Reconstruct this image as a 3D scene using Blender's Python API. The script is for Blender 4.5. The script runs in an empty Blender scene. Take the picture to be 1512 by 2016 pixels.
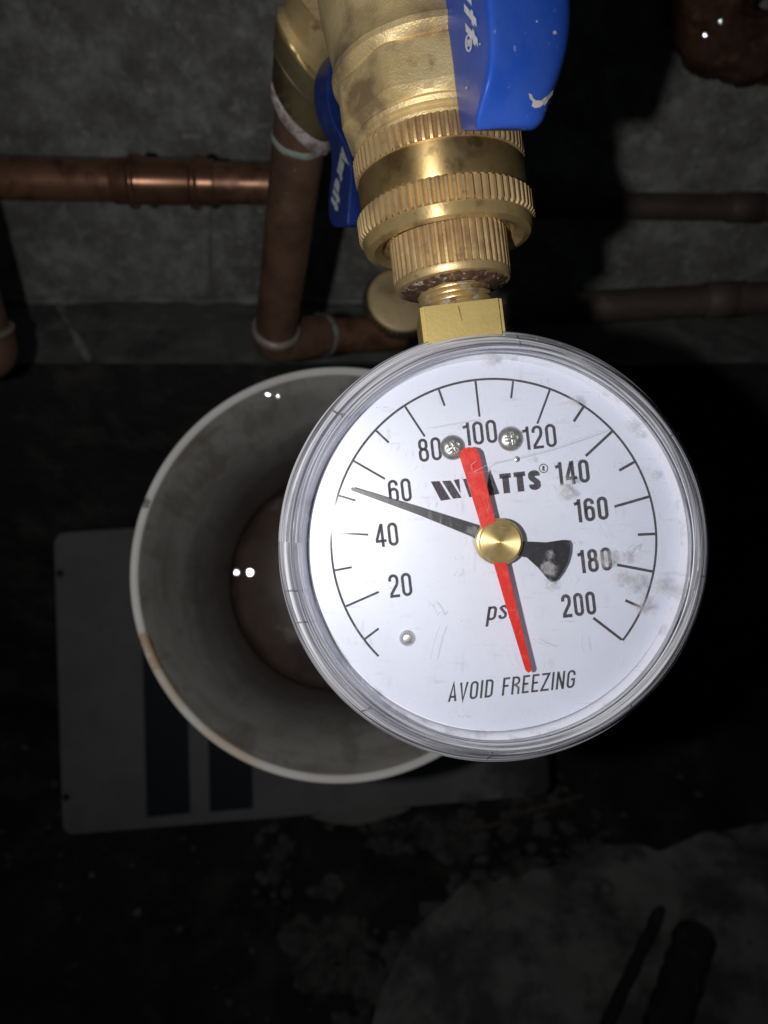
import bpy, bmesh, math, random
from mathutils import Vector, Matrix, noise
from mathutils.bvhtree import BVHTree
R = math.radians
SC = bpy.context.scene
COL = SC.collection
MM = 0.001

# ------------------------------------------------------------------ camera, world, flash
PITCH = R(45)
CAM = Vector((0, 0, 0.640))
RX = Vector((1, 0, 0))
FW = Vector((0, math.cos(PITCH), -math.sin(PITCH)))
UP = Vector((0, math.sin(PITCH), math.cos(PITCH)))
FPX = 1515.0
cd = bpy.data.cameras.new("camera")
cam = bpy.data.objects.new("camera", cd)
COL.objects.link(cam)
cam.matrix_world = Matrix.Translation(CAM) @ Matrix((RX, UP, -FW)).transposed().to_4x4()
cd.sensor_fit = 'VERTICAL'
cd.sensor_height = 36
cd.lens = 36 * FPX / 2016
cd.clip_start = 0.004
cd.clip_end = 20
cd.dof.use_dof = True
cd.dof.focus_distance = 0.129
cd.dof.aperture_fstop = 22
SC.camera = cam

w = bpy.data.worlds.new("World")
SC.world = w
w.use_nodes = True
w.node_tree.nodes["Background"].inputs[0].default_value = (0.68, 0.84, 1, 1)
w.node_tree.nodes["Background"].inputs[1].default_value = 0.0055
SC.view_settings.view_transform = 'Standard'
SC.view_settings.look = 'None'
SC.view_settings.exposure = 0
SC.view_settings.gamma = 1

def P(u, v, d):
    """point seen at pixel (u, v) of the photograph, d millimetres along the view axis"""
    k = d / FPX * MM
    return CAM + RX * ((u - 756) * k) + UP * ((1008 - v) * k) + FW * (d * MM)

ld = bpy.data.lights.new("phone_flash", 'SPOT')
ld.energy = 0.72
ld.color = (1.0, 0.985, 0.97)
ld.shadow_soft_size = 0.0022
ld.spot_size = R(125)
ld.spot_blend = 0.9
lo = bpy.data.objects.new("phone_flash", ld)
COL.objects.link(lo)
lo.matrix_world = Matrix.Translation(CAM + RX * -0.0245 + UP * -0.001) @ Matrix((RX, UP, -FW)).transposed().to_4x4() @ Matrix.Rotation(R(10), 4, 'X')
cy = SC.cycles
cy.transparent_max_bounces = 32
cy.max_bounces = 10
cy.use_denoising = True
cy.sample_clamp_indirect = 4

# ------------------------------------------------------------------ materials
def N(nt, t, **kw):
    n = nt.nodes.new(t)
    for k, v in kw.items():
        if k == 'i':
            for a, b in v.items():
                n.inputs[a].default_value = b
        else:
            setattr(n, k, v)
    return n

def c4(c):
    return (c[0], c[1], c[2], 1)

def new_mat(name):
    m = bpy.data.materials.new(name)
    m.use_nodes = True
    nt = m.node_tree
    return m, nt, nt.nodes["Principled BSDF"]

def noise_mask(nt, vec, scale, lo, hi, detail=5, rough=.6, seed=0, stretch=None):
    if stretch or seed:
        mp = N(nt, 'ShaderNodeMapping')
        nt.links.new(vec, mp.inputs[0])
        mp.inputs['Location'].default_value = (seed, seed * .7, seed * 1.3)
        if stretch:
            mp.inputs['Scale'].default_value = stretch
        vec = mp.outputs[0]
    n = N(nt, 'ShaderNodeTexNoise', i={'Scale': scale, 'Detail': detail, 'Roughness': rough})
    nt.links.new(vec, n.inputs['Vector'])
    r = N(nt, 'ShaderNodeMapRange', i={1: lo, 2: hi, 3: 0, 4: 1})
    nt.links.new(n.outputs[0], r.inputs[0])
    return r.outputs[0]

def ball_mask(nt, vec, pt, rad, soft=.5):
    """1 inside a ball of the given radius about pt, with a ragged edge"""
    ns = N(nt, 'ShaderNodeTexNoise', i={'Scale': 2.2 / rad, 'Detail': 4})
    nt.links.new(vec, ns.inputs['Vector'])
    d = N(nt, 'ShaderNodeVectorMath', operation='DISTANCE')
    nt.links.new(vec, d.inputs[0])
    d.inputs[1].default_value = pt
    a = N(nt, 'ShaderNodeMath', operation='MULTIPLY_ADD')
    nt.links.new(ns.outputs[0], a.inputs[0])
    a.inputs[1].default_value = rad * 1.6
    nt.links.new(d.outputs['Value'], a.inputs[2])
    r = N(nt, 'ShaderNodeMapRange', i={1: rad * 1.8, 2: rad * (1.8 - soft), 3: 0, 4: 1})
    nt.links.new(a.outputs[0], r.inputs[0])
    return r.outputs[0]

def mixc(nt, fac, a, b, amt=1.0):
    m = N(nt, 'ShaderNodeMix', data_type='RGBA')
    if amt != 1.0:
        k = N(nt, 'ShaderNodeMath', operation='MULTIPLY')
        nt.links.new(fac, k.inputs[0])
        k.inputs[1].default_value = amt
        fac = k.outputs[0]
    nt.links.new(fac, m.inputs[0])
    for s, x in ((6, a), (7, b)):
        if isinstance(x, tuple):
            m.inputs[s].default_value = c4(x)
        else:
            nt.links.new(x, m.inputs[s])
    return m.outputs[2]

def pbr(name, col, rough=.5, metal=0.0, layers=(), bump=None, spots=(), coat=0, spec=.5, rvar=None, turned=None):
    """layers: (colour, noise scale, lo, hi, amount[, stretch]); bump: list of (scale, strength, distance); spots: (point, radius, colour, amount)"""
    m, nt, b = new_mat(name)
    tc = N(nt, 'ShaderNodeTexCoord')
    vec = tc.outputs['Object']
    c = col
    out = None
    for i, L in enumerate(layers):
        f = noise_mask(nt, vec, L[1], L[2], L[3], seed=.013 * (i + 1), stretch=L[5] if len(L) > 5 else None)
        out = mixc(nt, f, out if out is not None else c, L[0], L[4])
    for s in spots:
        f = ball_mask(nt, vec, s[0], s[1])
        out = mixc(nt, f, out if out is not None else c, s[2], s[3])
    if out is not None:
        nt.links.new(out, b.inputs['Base Color'])
    else:
        b.inputs['Base Color'].default_value = c4(col)
    b.inputs['Roughness'].default_value = rough
    if rvar:
        f = noise_mask(nt, vec, rvar[0], .3, .7, seed=.31)
        r = N(nt, 'ShaderNodeMapRange', i={1: 0, 2: 1, 3: rvar[1], 4: rvar[2]})
        nt.links.new(f, r.inputs[0])
        nt.links.new(r.outputs[0], b.inputs['Roughness'])
    if turned:      # fine lathe marks running round this axis
        tg = N(nt, 'ShaderNodeTangent', direction_type='RADIAL', axis=turned)
        nt.links.new(tg.outputs[0], b.inputs['Tangent'])
        b.inputs['Anisotropic'].default_value = .85
        b.inputs['Anisotropic Rotation'].default_value = .25
    b.inputs['Metallic'].default_value = metal
    b.inputs['Specular IOR Level'].default_value = spec
    b.inputs['Coat Weight'].default_value = coat
    b.inputs['Coat Roughness'].default_value = .15
    if bump:
        prev = None
        for (s, st, dist) in bump:
            n = N(nt, 'ShaderNodeTexNoise', i={'Scale': s, 'Detail': 5, 'Roughness': .6})
            nt.links.new(vec, n.inputs['Vector'])
            bp = N(nt, 'ShaderNodeBump', i={'Strength': st, 'Distance': dist})
            nt.links.new(n.outputs[0], bp.inputs['Height'])
            if prev:
                nt.links.new(prev, bp.inputs['Normal'])
            prev = bp.outputs[0]
        nt.links.new(prev, b.inputs['Normal'])
    return m

BRASS_C = (.62, .46, .23)
M_brass_cast = pbr("cast_brass", (.70, .525, .25), .46, .5, [((.86, .70, .40), 150, .4, .65, .6), ((.26, .17, .10), 75, .52, .68, .75), ((.16, .09, .05), 190, .6, .72, .6)],
                   [(2600, .6, .00016), (900, .35, .0002)], spots=[((-.0125, .006, .0100), .0055, (.24, .15, .10), .7), ((-.0150, .016, .0070), .004, (.30, .22, .15), .5)])
M_brass_knurl = pbr("knurled_brass", (.68, .49, .24), .42, .6, [((.35, .22, .13), 110, .48, .66, .75), ((.24, .14, .09), 320, .57, .7, .6), ((.75, .65, .50), 500, .6, .72, .4)],
                    [(2500, .3, .0001)])
M_brass_band = pbr("tarnished_brass", (.66, .46, .20), .44, .85, [((.30, .19, .08), 90, .46, .60, .85), ((.15, .09, .05), 260, .58, .68, .6)],
                   [(1500, .12, .0001)], turned='Y')
M_brass_new = pbr("machined_brass", (.64, .46, .20), .42, .6, [((.50, .37, .18), 160, .45, .65, .8), ((.30, .19, .1), 300, .55, .66, .7)], [(1800, .15, .0001)], turned='Y')
M_brass_stem = pbr("satin_brass", (.60, .455, .165), .45, .5, [((.50, .38, .15), 200, .45, .65, .6)], [(1800, .25, .0001)])
M_brass_old = pbr("weathered_brass", (.20, .165, .085), .5, .5, [((.10, .07, .045), 60, .42, .6, .8), ((.36, .34, .28), 260, .62, .72, .6)], [(1500, .3, .00015)])
M_cap = pbr("dull_cap_brass", (.92, .70, .38), .5, .25, [((.42, .30, .17), 90, .45, .65, .7), ((.25, .17, .1), 400, .62, .7, .6)], [(1500, .3, .0001)])
M_thread = pbr("crusted_thread_brass", (.62, .45, .20), .35, .6, [((.70, .66, .58), 350, .55, .65, .8), ((.20, .10, .06), 250, .55, .66, .8)], [(2000, .4, .0001)])
M_grime = pbr("limescale_grime", (.10, .058, .042), .4, .1, [((.60, .52, .45), 900, .56, .63, .9), ((.3, .15, .08), 500, .5, .65, .6)], [(1800, .8, .0003)])
M_copper_bright = pbr("clean_copper", (.46, .24, .15), .25, .75, [((.20, .10, .065), 90, .5, .66, .6)], [(900, .1, .0001)])
M_copper = pbr("dull_copper", (.40, .21, .13), .34, .6, [((.15, .075, .05), 90, .47, .62, .8), ((.34, .17, .10), 150, .55, .7, .5)], [(900, .15, .0001)], rvar=(120, .28, .45))
M_copper_riser = pbr("tarnished_copper", (.21, .12, .08), .5, .3, [((.12, .06, .048), 55, .42, .6, .8), ((.33, .22, .13), 45, .55, .7, .6), ((.5, .5, .47), 420, .66, .72, .5)], [(900, .25, .00012)])
M_copper_far = pbr("dusty_copper", (.165, .12, .108), .6, .2, [((.10, .07, .06), 50, .45, .6, .6), ((.26, .24, .21), 120, .6, .7, .4)], [(700, .25, .00012)])
M_copper_crust = pbr("corroded_copper", (.12, .055, .032), .78, .1, [((.06, .025, .016), 60, .42, .6, .8), ((.22, .10, .05), 140, .55, .65, .6)], [(500, .6, .0008), (120, .5, .002)])
M_putty = pbr("white_joint_putty", (.55, .52, .51), .6, 0, [((.26, .15, .12), 260, .48, .6, .8)], [(900, .5, .0004)])
M_flux = pbr("green_flux_patina", (.30, .35, .31), .7, 0, [((.22, .12, .09), 300, .5, .62, .8)], [(900, .4, .0003)])
M_solder = pbr("grey_solder", (.34, .29, .26), .5, .3, [((.25, .2, .17), 300, .5, .65, .7)], [(700, .4, .0003)])
M_blue = pbr("blue_vinyl", (.022, .085, .48), .34, 0, [((.05, .12, .50), 120, .45, .65, .5), ((.30, .38, .62), 700, .64, .72, .55), ((.015, .05, .30), 60, .5, .65, .5)],
             [(1200, .12, .0001)], spec=.22)
M_blue2 = pbr("dull_blue_vinyl", (.018, .045, .24), .45, 0, [((.05, .08, .28), 160, .5, .65, .6), ((.35, .38, .45), 600, .66, .74, .5)], [(900, .2, .0001)])
M_white_print = pbr("white_print", (.75, .78, .80), .5, 0, [((.45, .5, .6), 1500, .5, .6, .5)])
M_ink = pbr("black_dial_ink", (.040, .036, .050), .40, .0, [((.13, .115, .13), 3200, .55, .62, .6)], [(4200, .8, .00025)], spec=.8, coat=.15)
M_pointer = pbr("black_pointer_paint", (.03, .031, .037), .36, 0, [((.10, .10, .11), 900, .6, .7, .6)], [(3000, .2, .0001)])
M_red = pbr("red_pointer_paint", (.70, .026, .018), .36, 0, [((.80, .08, .06), 420, .5, .65, .7), ((.48, .015, .012), 260, .55, .68, .6), ((.85, .35, .32), 2200, .68, .72, .6)], [(2200, .3, .0001), (500, .25, .0002)])
M_steel = pbr("screw_steel", (.62, .63, .61), .30, .85, [((.35, .36, .35), 900, .5, .65, .6)], [(1500, .15, .0001)])
M_hub = None
M_case = pbr("gauge_case_steel", (.85, .86, .94), .45, .1, [((.40, .40, .44), 200, .52, .66, .6), ((.88, .88, .92), 600, .58, .7, .5)], [(1400, .3, .0001)])
M_case_dark = pbr("case_black", (.015, .015, .017), .5)
M_pvc = pbr("grey_pvc", (.42, .41, .395), .42, 0, [((.30, .28, .26), 28, .4, .62, .6), ((.20, .13, .08), 40, .60, .72, .55), ((.13, .11, .10), 260, .66, .72, .5)],
            [(500, .1, .0001)], spec=.35)
M_plastic = pbr("dusty_grey_plastic", (.34, .34, .345), .55, 0, [((.26, .25, .24), 30, .45, .62, .5), ((.10, .10, .1), 500, .68, .72, .7)], [(900, .1, .0001)])
M_slot = pbr("black_slot", (.018, .026, .032), .6)
M_dirtwater = pbr("murky_drain_bottom", (.15, .11, .095), .22, 0, [((.32, .29, .27), 45, .60, .66, .7), ((.08, .055, .05), 40, .45, .6, .7)], [(90, .1, .0006)])
M_water = None

def dial_mat():
    m, nt, b = new_mat("white_enamel_dial")
    tc = N(nt, 'ShaderNodeTexCoord')
    f = noise_mask(nt, tc.outputs['Object'], 90, .4, .7)
    c = mixc(nt, f, (.72, .755, .89), (.75, .785, .92), 1)
    g = noise_mask(nt, tc.outputs['Object'], 800, .69, .74, seed=.2)
    c = mixc(nt, g, c, (.45, .45, .50), .5)
    nt.links.new(c, b.inputs['Base Color'])
    b.inputs['Roughness'].default_value = .44
    b.inputs['Specular IOR Level'].default_value = 1.0
    b.inputs['Coat Weight'].default_value = .6
    b.inputs['Coat Roughness'].default_value = .30
    n = N(nt, 'ShaderNodeTexNoise', i={'Scale': 2600, 'Detail': 3})
    nt.links.new(tc.outputs['Object'], n.inputs['Vector'])
    bp = N(nt, 'ShaderNodeBump', i={'Strength': .15, 'Distance': .00005})
    nt.links.new(n.outputs[0], bp.inputs['Height'])
    nt.links.new(bp.outputs[0], b.inputs['Normal'])
    return m
M_dial = dial_mat()

def hub_mat():
    m, nt, b = new_mat("turned_brass_hub")
    tc = N(nt, 'ShaderNodeTexCoord')
    b.inputs['Base Color'].default_value = (.66, .50, .22, 1)
    b.inputs['Metallic'].default_value = .75
    b.inputs['Roughness'].default_value = .36
    sx = N(nt, 'ShaderNodeSeparateXYZ')
    nt.links.new(tc.outputs['Object'], sx.inputs[0])
    ln = N(nt, 'ShaderNodeVectorMath', operation='MULTIPLY')
    nt.links.new(tc.outputs['Object'], ln.inputs[0])
    ln.inputs[1].default_value = (1, 1, 0)
    le = N(nt, 'ShaderNodeVectorMath', operation='LENGTH')
    nt.links.new(ln.outputs[0], le.inputs[0])
    cb = N(nt, 'ShaderNodeCombineXYZ')
    nt.links.new(le.outputs['Value'], cb.inputs[0])
    n = N(nt, 'ShaderNodeTexNoise', i={'Scale': 6000, 'Detail': 3})
    nt.links.new(cb.outputs[0], n.inputs['Vector'])
    bp = N(nt, 'ShaderNodeBump', i={'Strength': .3, 'Distance': .00004})
    tg = N(nt, 'ShaderNodeTangent', direction_type='RADIAL', axis='Z')
    nt.links.new(tg.outputs[0], b.inputs['Tangent'])
    b.inputs['Anisotropic'].default_value = .8
    b.inputs['Anisotropic Rotation'].default_value = .25
    nt.links.new(n.outputs[0], bp.inputs['Height'])
    nt.links.new(bp.outputs[0], b.inputs['Normal'])
    f = noise_mask(nt, tc.outputs['Object'], 700, .45, .65)
    c = mixc(nt, f, (.70, .54, .25), (.55, .40, .17), .8)
    nt.links.new(c, b.inputs['Base Color'])
    return m
M_hub = hub_mat()

def clear_mat(name, spots, haze_amt, scratch, streak=False, tint=(1, 1, 1), frough=.05):
    """clear plastic: see-through, Fresnel gloss, plus dried smears and scuffs lying on it"""
    m, nt, b = new_mat(name)
    nt.nodes.remove(b)
    out = nt.nodes['Material Output']
    tc = N(nt, 'ShaderNodeTexCoord')
    vec = tc.outputs['Object']
    tr = N(nt, 'ShaderNodeBsdfTransparent', i={0: c4(tint)})
    gl = N(nt, 'ShaderNodeBsdfGlossy', i={'Roughness': frough})
    fr = N(nt, 'ShaderNodeFresnel', i={'IOR': 1.5})
    mx = N(nt, 'ShaderNodeMixShader')
    nt.links.new(fr.outputs[0], mx.inputs[0])
    nt.links.new(tr.outputs[0], mx.inputs[1])
    nt.links.new(gl.outputs[0], mx.inputs[2])
    df = N(nt, 'ShaderNodeBsdfDiffuse', i={0: ((.88, .88, .96, 1) if streak else (.60, .58, .59, 1))})
    fac = None
    def add(f, amt):
        nonlocal fac
        k = N(nt, 'ShaderNodeMath', operation='MULTIPLY')
        nt.links.new(f, k.inputs[0])
        k.inputs[1].default_value = amt
        if fac is None:
            fac = k.outputs[0]
        else:
            mxx = N(nt, 'ShaderNodeMath', operation='MAXIMUM')
            nt.links.new(fac, mxx.inputs[0])
            nt.links.new(k.outputs[0], mxx.inputs[1])
            fac = mxx.outputs[0]
    if streak:
        # grain that runs round the ring: noise of (radius, height, slow angle)
        sx = N(nt, 'ShaderNodeSeparateXYZ')
        nt.links.new(vec, sx.inputs[0])
        pl = N(nt, 'ShaderNodeVectorMath', operation='MULTIPLY')
        nt.links.new(vec, pl.inputs[0])
        pl.inputs[1].default_value = (1, 1, 0)
        le = N(nt, 'ShaderNodeVectorMath', operation='LENGTH')
        nt.links.new(pl.outputs[0], le.inputs[0])
        an = N(nt, 'ShaderNodeMath', operation='ARCTAN2')
        nt.links.new(sx.outputs[1], an.inputs[0])
        nt.links.new(sx.outputs[0], an.inputs[1])
        cb = N(nt, 'ShaderNodeCombineXYZ')
        k1 = N(nt, 'ShaderNodeMath', operation='MULTIPLY')
        nt.links.new(le.outputs['Value'], k1.inputs[0]); k1.inputs[1].default_value = 1600
        k2 = N(nt, 'ShaderNodeMath', operation='MULTIPLY')
        nt.links.new(an.outputs[0], k2.inputs[0]); k2.inputs[1].default_value = 1.1
        k3 = N(nt, 'ShaderNodeMath', operation='MULTIPLY')
        nt.links.new(sx.outputs[2], k3.inputs[0]); k3.inputs[1].default_value = 900
        for q, s in ((k1, 0), (k2, 1), (k3, 2)):
            nt.links.new(q.outputs[0], cb.inputs[s])
        n = N(nt, 'ShaderNodeTexNoise', i={'Scale': 1.0, 'Detail': 4, 'Roughness': .6})
        nt.links.new(cb.outputs[0], n.inputs['Vector'])
        r = N(nt, 'ShaderNodeMapRange', i={1: .38, 2: .66, 3: .16, 4: 1})
        nt.links.new(n.outputs[0], r.inputs[0])
        add(r.outputs[0], haze_amt)
        # thin dark and pale rings between the moulded steps
        k4 = N(nt, 'ShaderNodeMath', operation='MULTIPLY')
        nt.links.new(an.outputs[0], k4.inputs[0]); k4.inputs[1].default_value = .45
        c2 = N(nt, 'ShaderNodeCombineXYZ')
        k5 = N(nt, 'ShaderNodeMath', operation='MULTIPLY')
        nt.links.new(le.outputs['Value'], k5.inputs[0]); k5.inputs[1].default_value = 2600
        nt.links.new(k5.outputs[0], c2.inputs[0]); nt.links.new(k4.outputs[0], c2.inputs[1])
        n2 = N(nt, 'ShaderNodeTexNoise', i={'Scale': 1.0, 'Detail': 3, 'Roughness': .6})
        nt.links.new(c2.outputs[0], n2.inputs['Vector'])
        r2 = N(nt, 'ShaderNodeMapRange', i={1: .42, 2: .54, 3: 0, 4: 1})
        nt.links.new(n2.outputs[0], r2.inputs[0])
        nt.links.new(mixc(nt, r2.outputs[0], (.30, .30, .36), (.95, .95, 1.0)), df.inputs[0])
        bp = N(nt, 'ShaderNodeBump', i={'Strength': .6, 'Distance': .0002})
        nt.links.new(n.outputs[0], bp.inputs['Height'])
        nt.links.new(bp.outputs[0], gl.inputs['Normal'])
        nt.links.new(bp.outputs[0], fr.inputs['Normal'])
    for (pt, rad, amt) in spots:
        bmk = ball_mask(nt, vec, pt, rad * .8)
        pat = noise_mask(nt, vec, 800, .34, .66, seed=rad, detail=7)
        mm = N(nt, 'ShaderNodeMath', operation='MULTIPLY')
        nt.links.new(bmk, mm.inputs[0]); nt.links.new(pat, mm.inputs[1])
        add(mm.outputs[0], amt * .75)
    if scratch:
        f = noise_mask(nt, vec, 1100, .70, .74, seed=.05)
        add(f, scratch)
        wv = noise_mask(nt, vec, 900, .66, .70, seed=.11, stretch=(1, .22, 1), detail=3)
        add(wv, scratch * .7)
        wv = noise_mask(nt, vec, 900, .66, .70, seed=.17, stretch=(.22, 1, 1), detail=3)
        add(wv, scratch * .7)
    m2 = N(nt, 'ShaderNodeMixShader')
    nt.links.new(fac, m2.inputs[0])
    nt.links.new(mx.outputs[0], m2.inputs[1])
    nt.links.new(df.outputs[0], m2.inputs[2])
    nt.links.new(m2.outputs[0], out.inputs[0])
    return m

def water_mat():
    m, nt, b = new_mat("water_drop")
    b.inputs['Transmission Weight'].default_value = 1
    b.inputs['IOR'].default_value = 1.33
    b.inputs['Roughness'].default_value = .02
    return m
M_water = water_mat()

def wall_mat():
    m, nt, b = new_mat("parged_concrete")
    tc = N(nt, 'ShaderNodeTexCoord')
    v = tc.outputs['Object']
    c = mixc(nt, noise_mask(nt, v, 9, .35, .65, detail=8), (.20, .195, .18), (.37, .365, .345))
    c = mixc(nt, noise_mask(nt, v, 38, .55, .68, detail=8, seed=.4), c, (.56, .57, .56), .75)
    c = mixc(nt, noise_mask(nt, v, 22, .52, .68, detail=9, seed=.9), c, (.22, .22, .21), .8)
    c = mixc(nt, noise_mask(nt, v, 75, .46, .62, detail=8, rough=.7, seed=3.1), c, (.60, .61, .59), .55)
    c = mixc(nt, noise_mask(nt, v, 60, .48, .62, detail=8, rough=.7, seed=5.1), c, (.17, .165, .155), .65)
    c = mixc(nt, noise_mask(nt, v, 150, .58, .7, seed=1.3), c, (.62, .62, .60), .7)
    c = mixc(nt, noise_mask(nt, v, 300, .62, .7, seed=2.3), c, (.14, .14, .14), .6)
    nt.links.new(c, b.inputs['Base Color'])
    b.inputs['Roughness'].default_value = .85
    prev = None
    for s, d in ((45, .002), (260, .0012), (900, .0005)):
        n = N(nt, 'ShaderNodeTexNoise', i={'Scale': s, 'Detail': 6})
        nt.links.new(v, n.inputs['Vector'])
        bp = N(nt, 'ShaderNodeBump', i={'Strength': .5, 'Distance': d})
        nt.links.new(n.outputs[0], bp.inputs['Height'])
        if prev: nt.links.new(prev, bp.inputs['Normal'])
        prev = bp.outputs[0]
    nt.links.new(prev, b.inputs['Normal'])
    return m
M_wall = wall_mat()
M_footing = pbr("damp_concrete", (.17, .17, .165), .8, 0, [((.27, .27, .265), 60, .5, .65, .7), ((.07, .07, .07), 50, .5, .65, .7)], [(80, .5, .002), (500, .4, .0008)])
M_mortar = pbr("pale_mortar", (.46, .46, .45), .9, 0, [((.24, .24, .235), 90, .42, .58, .9)], [(400, .5, .001)])
M_dirt = pbr("black_damp_dirt", (.034, .033, .033), .8, 0, [((.095, .088, .082), 30, .5, .65, .8), ((.16, .15, .15), 210, .69, .73, .8)], [(60, .7, .006), (300, .6, .002)])
M_rubble = pbr("dark_rubble", (.17, .165, .16), .85, 0, [((.03, .03, .032), 40, .45, .6, .8), ((.17, .16, .15), 90, .58, .68, .6)], [(200, .6, .002)])
M_rock = pbr("grey_stone", (.17, .168, .16), .85, 0, [((.06, .06, .06), 60, .45, .6, .7), ((.20, .20, .19), 120, .58, .68, .6)], [(200, .6, .002)])
M_slab = pbr("dusty_concrete_slab", (.33, .335, .32), .85, 0, [((.12, .123, .12), 22, .44, .58, .9), ((.42, .43, .43), 30, .6, .68, .6), ((.30, .31, .31), 60, .6, .7, .5), ((.04, .04, .04), 110, .62, .7, .6)], [(120, .5, .002), (500, .4, .0008)])  # light and dark patches put the shading of creases into the colour
M_wood = pbr("weathered_wood", (.17, .15, .13), .8, 0, [((.08, .07, .06), 60, .45, .6, .8)], [(300, .5, .001)])
M_batten = pbr("blackened_wood", (.035, .035, .036), .8, 0, [((.09, .085, .08), 80, .5, .65, .8)], [(300, .5, .001)])
M_scrap = pbr("pale_plastic_scrap", (.26, .26, .25), .6, 0, [((.15, .15, .15), 60, .5, .62, .6)])

# ------------------------------------------------------------------ object helpers
def link(name, me, parent=None, M=None, mat=None, angle=35, smooth=True):
    o = bpy.data.objects.new(name, me)
    COL.objects.link(o)
    if mat: me.materials.append(mat)
    if smooth:
        for p in me.polygons: p.use_smooth = True
        me.set_sharp_from_angle(angle=R(angle))
    if parent is not None:
        o.parent = parent
    if M is not None:
        o.matrix_world = M if parent is None else M
    return o

def from_bm(name, bm, **kw):
    bmesh.ops.recalc_face_normals(bm, faces=bm.faces)
    me = bpy.data.meshes.new(name)
    bm.to_mesh(me)
    bm.free()
    return link(name, me, **kw)

def world_obj(name, bm, mat, parent=None, angle=35):
    """bm holds world coordinates; origin goes to its centre (or the parent's)"""
    if parent is None:
        c = sum((v.co for v in bm.verts), Vector()) / max(1, len(bm.verts))
        bmesh.ops.translate(bm, verts=bm.verts, vec=-c)
        o = from_bm(name, bm, mat=mat, angle=angle)
        o.location = c
        return o
    bmesh.ops.translate(bm, verts=bm.verts, vec=-parent.location)
    return from_bm(name, bm, mat=mat, angle=angle, parent=parent)

def tag(o, label=None, cat=None, group=None, kind=None):
    if label: o['label'] = label
    if cat: o['category'] = cat
    if group: o['group'] = group
    if kind: o['kind'] = kind
    return o

def empty(name, M, label, cat, group=None):
    o = bpy.data.objects.new(name, None)
    COL.objects.link(o)
    o.empty_display_size = .005
    o.matrix_world = M
    return tag(o, label, cat, group)

def frame(u, v, d, roll=0):
    """x right, y up, z to the viewer, rolled anticlockwise"""
    return Matrix.Translation(P(u, v, d)) @ Matrix((RX, UP, -FW)).transposed().to_4x4() @ Matrix.Rotation(R(roll), 4, 'Z')

def lathe(prof, seg=96, axis='z', teeth=0, closed=False, center=(0, 0), bm=None, sub=6, scale=MM, oct_=None):
    """prof: (r, h[, toothdepth]) in mm; axis 'z' turns about local z, 'y' about local y"""
    bm = bm or bmesh.new()
    if teeth: seg = teeth * sub
    rings = []
    for p in prof:
        r, h = p[0], p[1]
        td = p[2] if len(p) > 2 else 0
        if r < 1e-6 and not closed:
            rings.append([None, h]); continue
        ring = []
        for i in range(seg):
            a = 2 * math.pi * i / seg
            rr = r
            if teeth and td:
                ph = i % sub
                rr = r - td * (0, 0, 0, .75, 1, .75)[ph] if sub == 6 else r
                rr += .05 * noise.noise(Vector((i // sub * 3.3, h * .3, 0)))
            if oct_ and len(p) > 3 and p[3]:
                n = oct_
                aa = (a + p[3] - 1 + math.pi / n) % (2 * math.pi / n) - math.pi / n
                rr = min(r, r * .945 / math.cos(aa))
            x, y = rr * math.cos(a) + center[0], rr * math.sin(a) + center[1]
            co = (x, y, h) if axis == 'z' else (x, h, -y)
            ring.append(bm.verts.new(Vector(co) * scale))
        rings.append(ring)
    def mk(i):
        if rings[i][0] is None:
            h = rings[i][1]
            co = (center[0], center[1], h) if axis == 'z' else (center[0], h, -center[1])
            return bm.verts.new(Vector(co) * scale)
    pairs = [(i, i + 1) for i in range(len(rings) - 1)] + ([(len(rings) - 1, 0)] if closed else [])
    for a, b in pairs:
        A, B = rings[a], rings[b]
        if A[0] is None and B[0] is None: continue
        if A[0] is None or B[0] is None:
            tip = mk(a) if A[0] is None else mk(b)
            Rg = B if A[0] is None else A
            for i in range(seg):
                bm.faces.new((tip, Rg[i], Rg[(i + 1) % seg]))
        else:
            for i in range(seg):
                j = (i + 1) % seg
                bm.faces.new((A[i], A[j], B[j], B[i]))
    return bm

def fillet(pts, r, n=8):
    out = [pts[0]]
    for i in range(1, len(pts) - 1):
        a, b, c = pts[i - 1], pts[i], pts[i + 1]
        d1, d2 = (a - b).normalized(), (c - b).normalized()
        q = min(r, (a - b).length * .49, (c - b).length * .49)
        s, e = b + d1 * q, b + d2 * q
        for k in range(n + 1):
            t = k / n
            out.append(s.lerp(b, t).lerp(b.lerp(e, t), t))
    out.append(pts[-1])
    return out

def tube(pts, radii, seg=40, bm=None, caps=True):
    bm = bm or bmesh.new()
    if not isinstance(radii, (list, tuple)): radii = [radii] * len(pts)
    t0 = (pts[1] - pts[0]).normalized()
    nrm = t0.orthogonal().normalized()
    rings = []
    for i, p in enumerate(pts):
        t = (pts[min(i + 1, len(pts) - 1)] - pts[max(i - 1, 0)]).normalized()
        nrm = (nrm - t * nrm.dot(t)).normalized()
        bn = t.cross(nrm)
        rings.append([bm.verts.new(p + (nrm * math.cos(2 * math.pi * k / seg) + bn * math.sin(2 * math.pi * k / seg)) * radii[i]) for k in range(seg)])
    for i in range(len(rings) - 1):
        for k in range(seg):
            j = (k + 1) % seg
            bm.faces.new((rings[i][k], rings[i][j], rings[i + 1][j], rings[i + 1][k]))
    if caps:
        bm.faces.new(rings[0][::-1]); bm.faces.new(rings[-1])
    return bm

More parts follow.
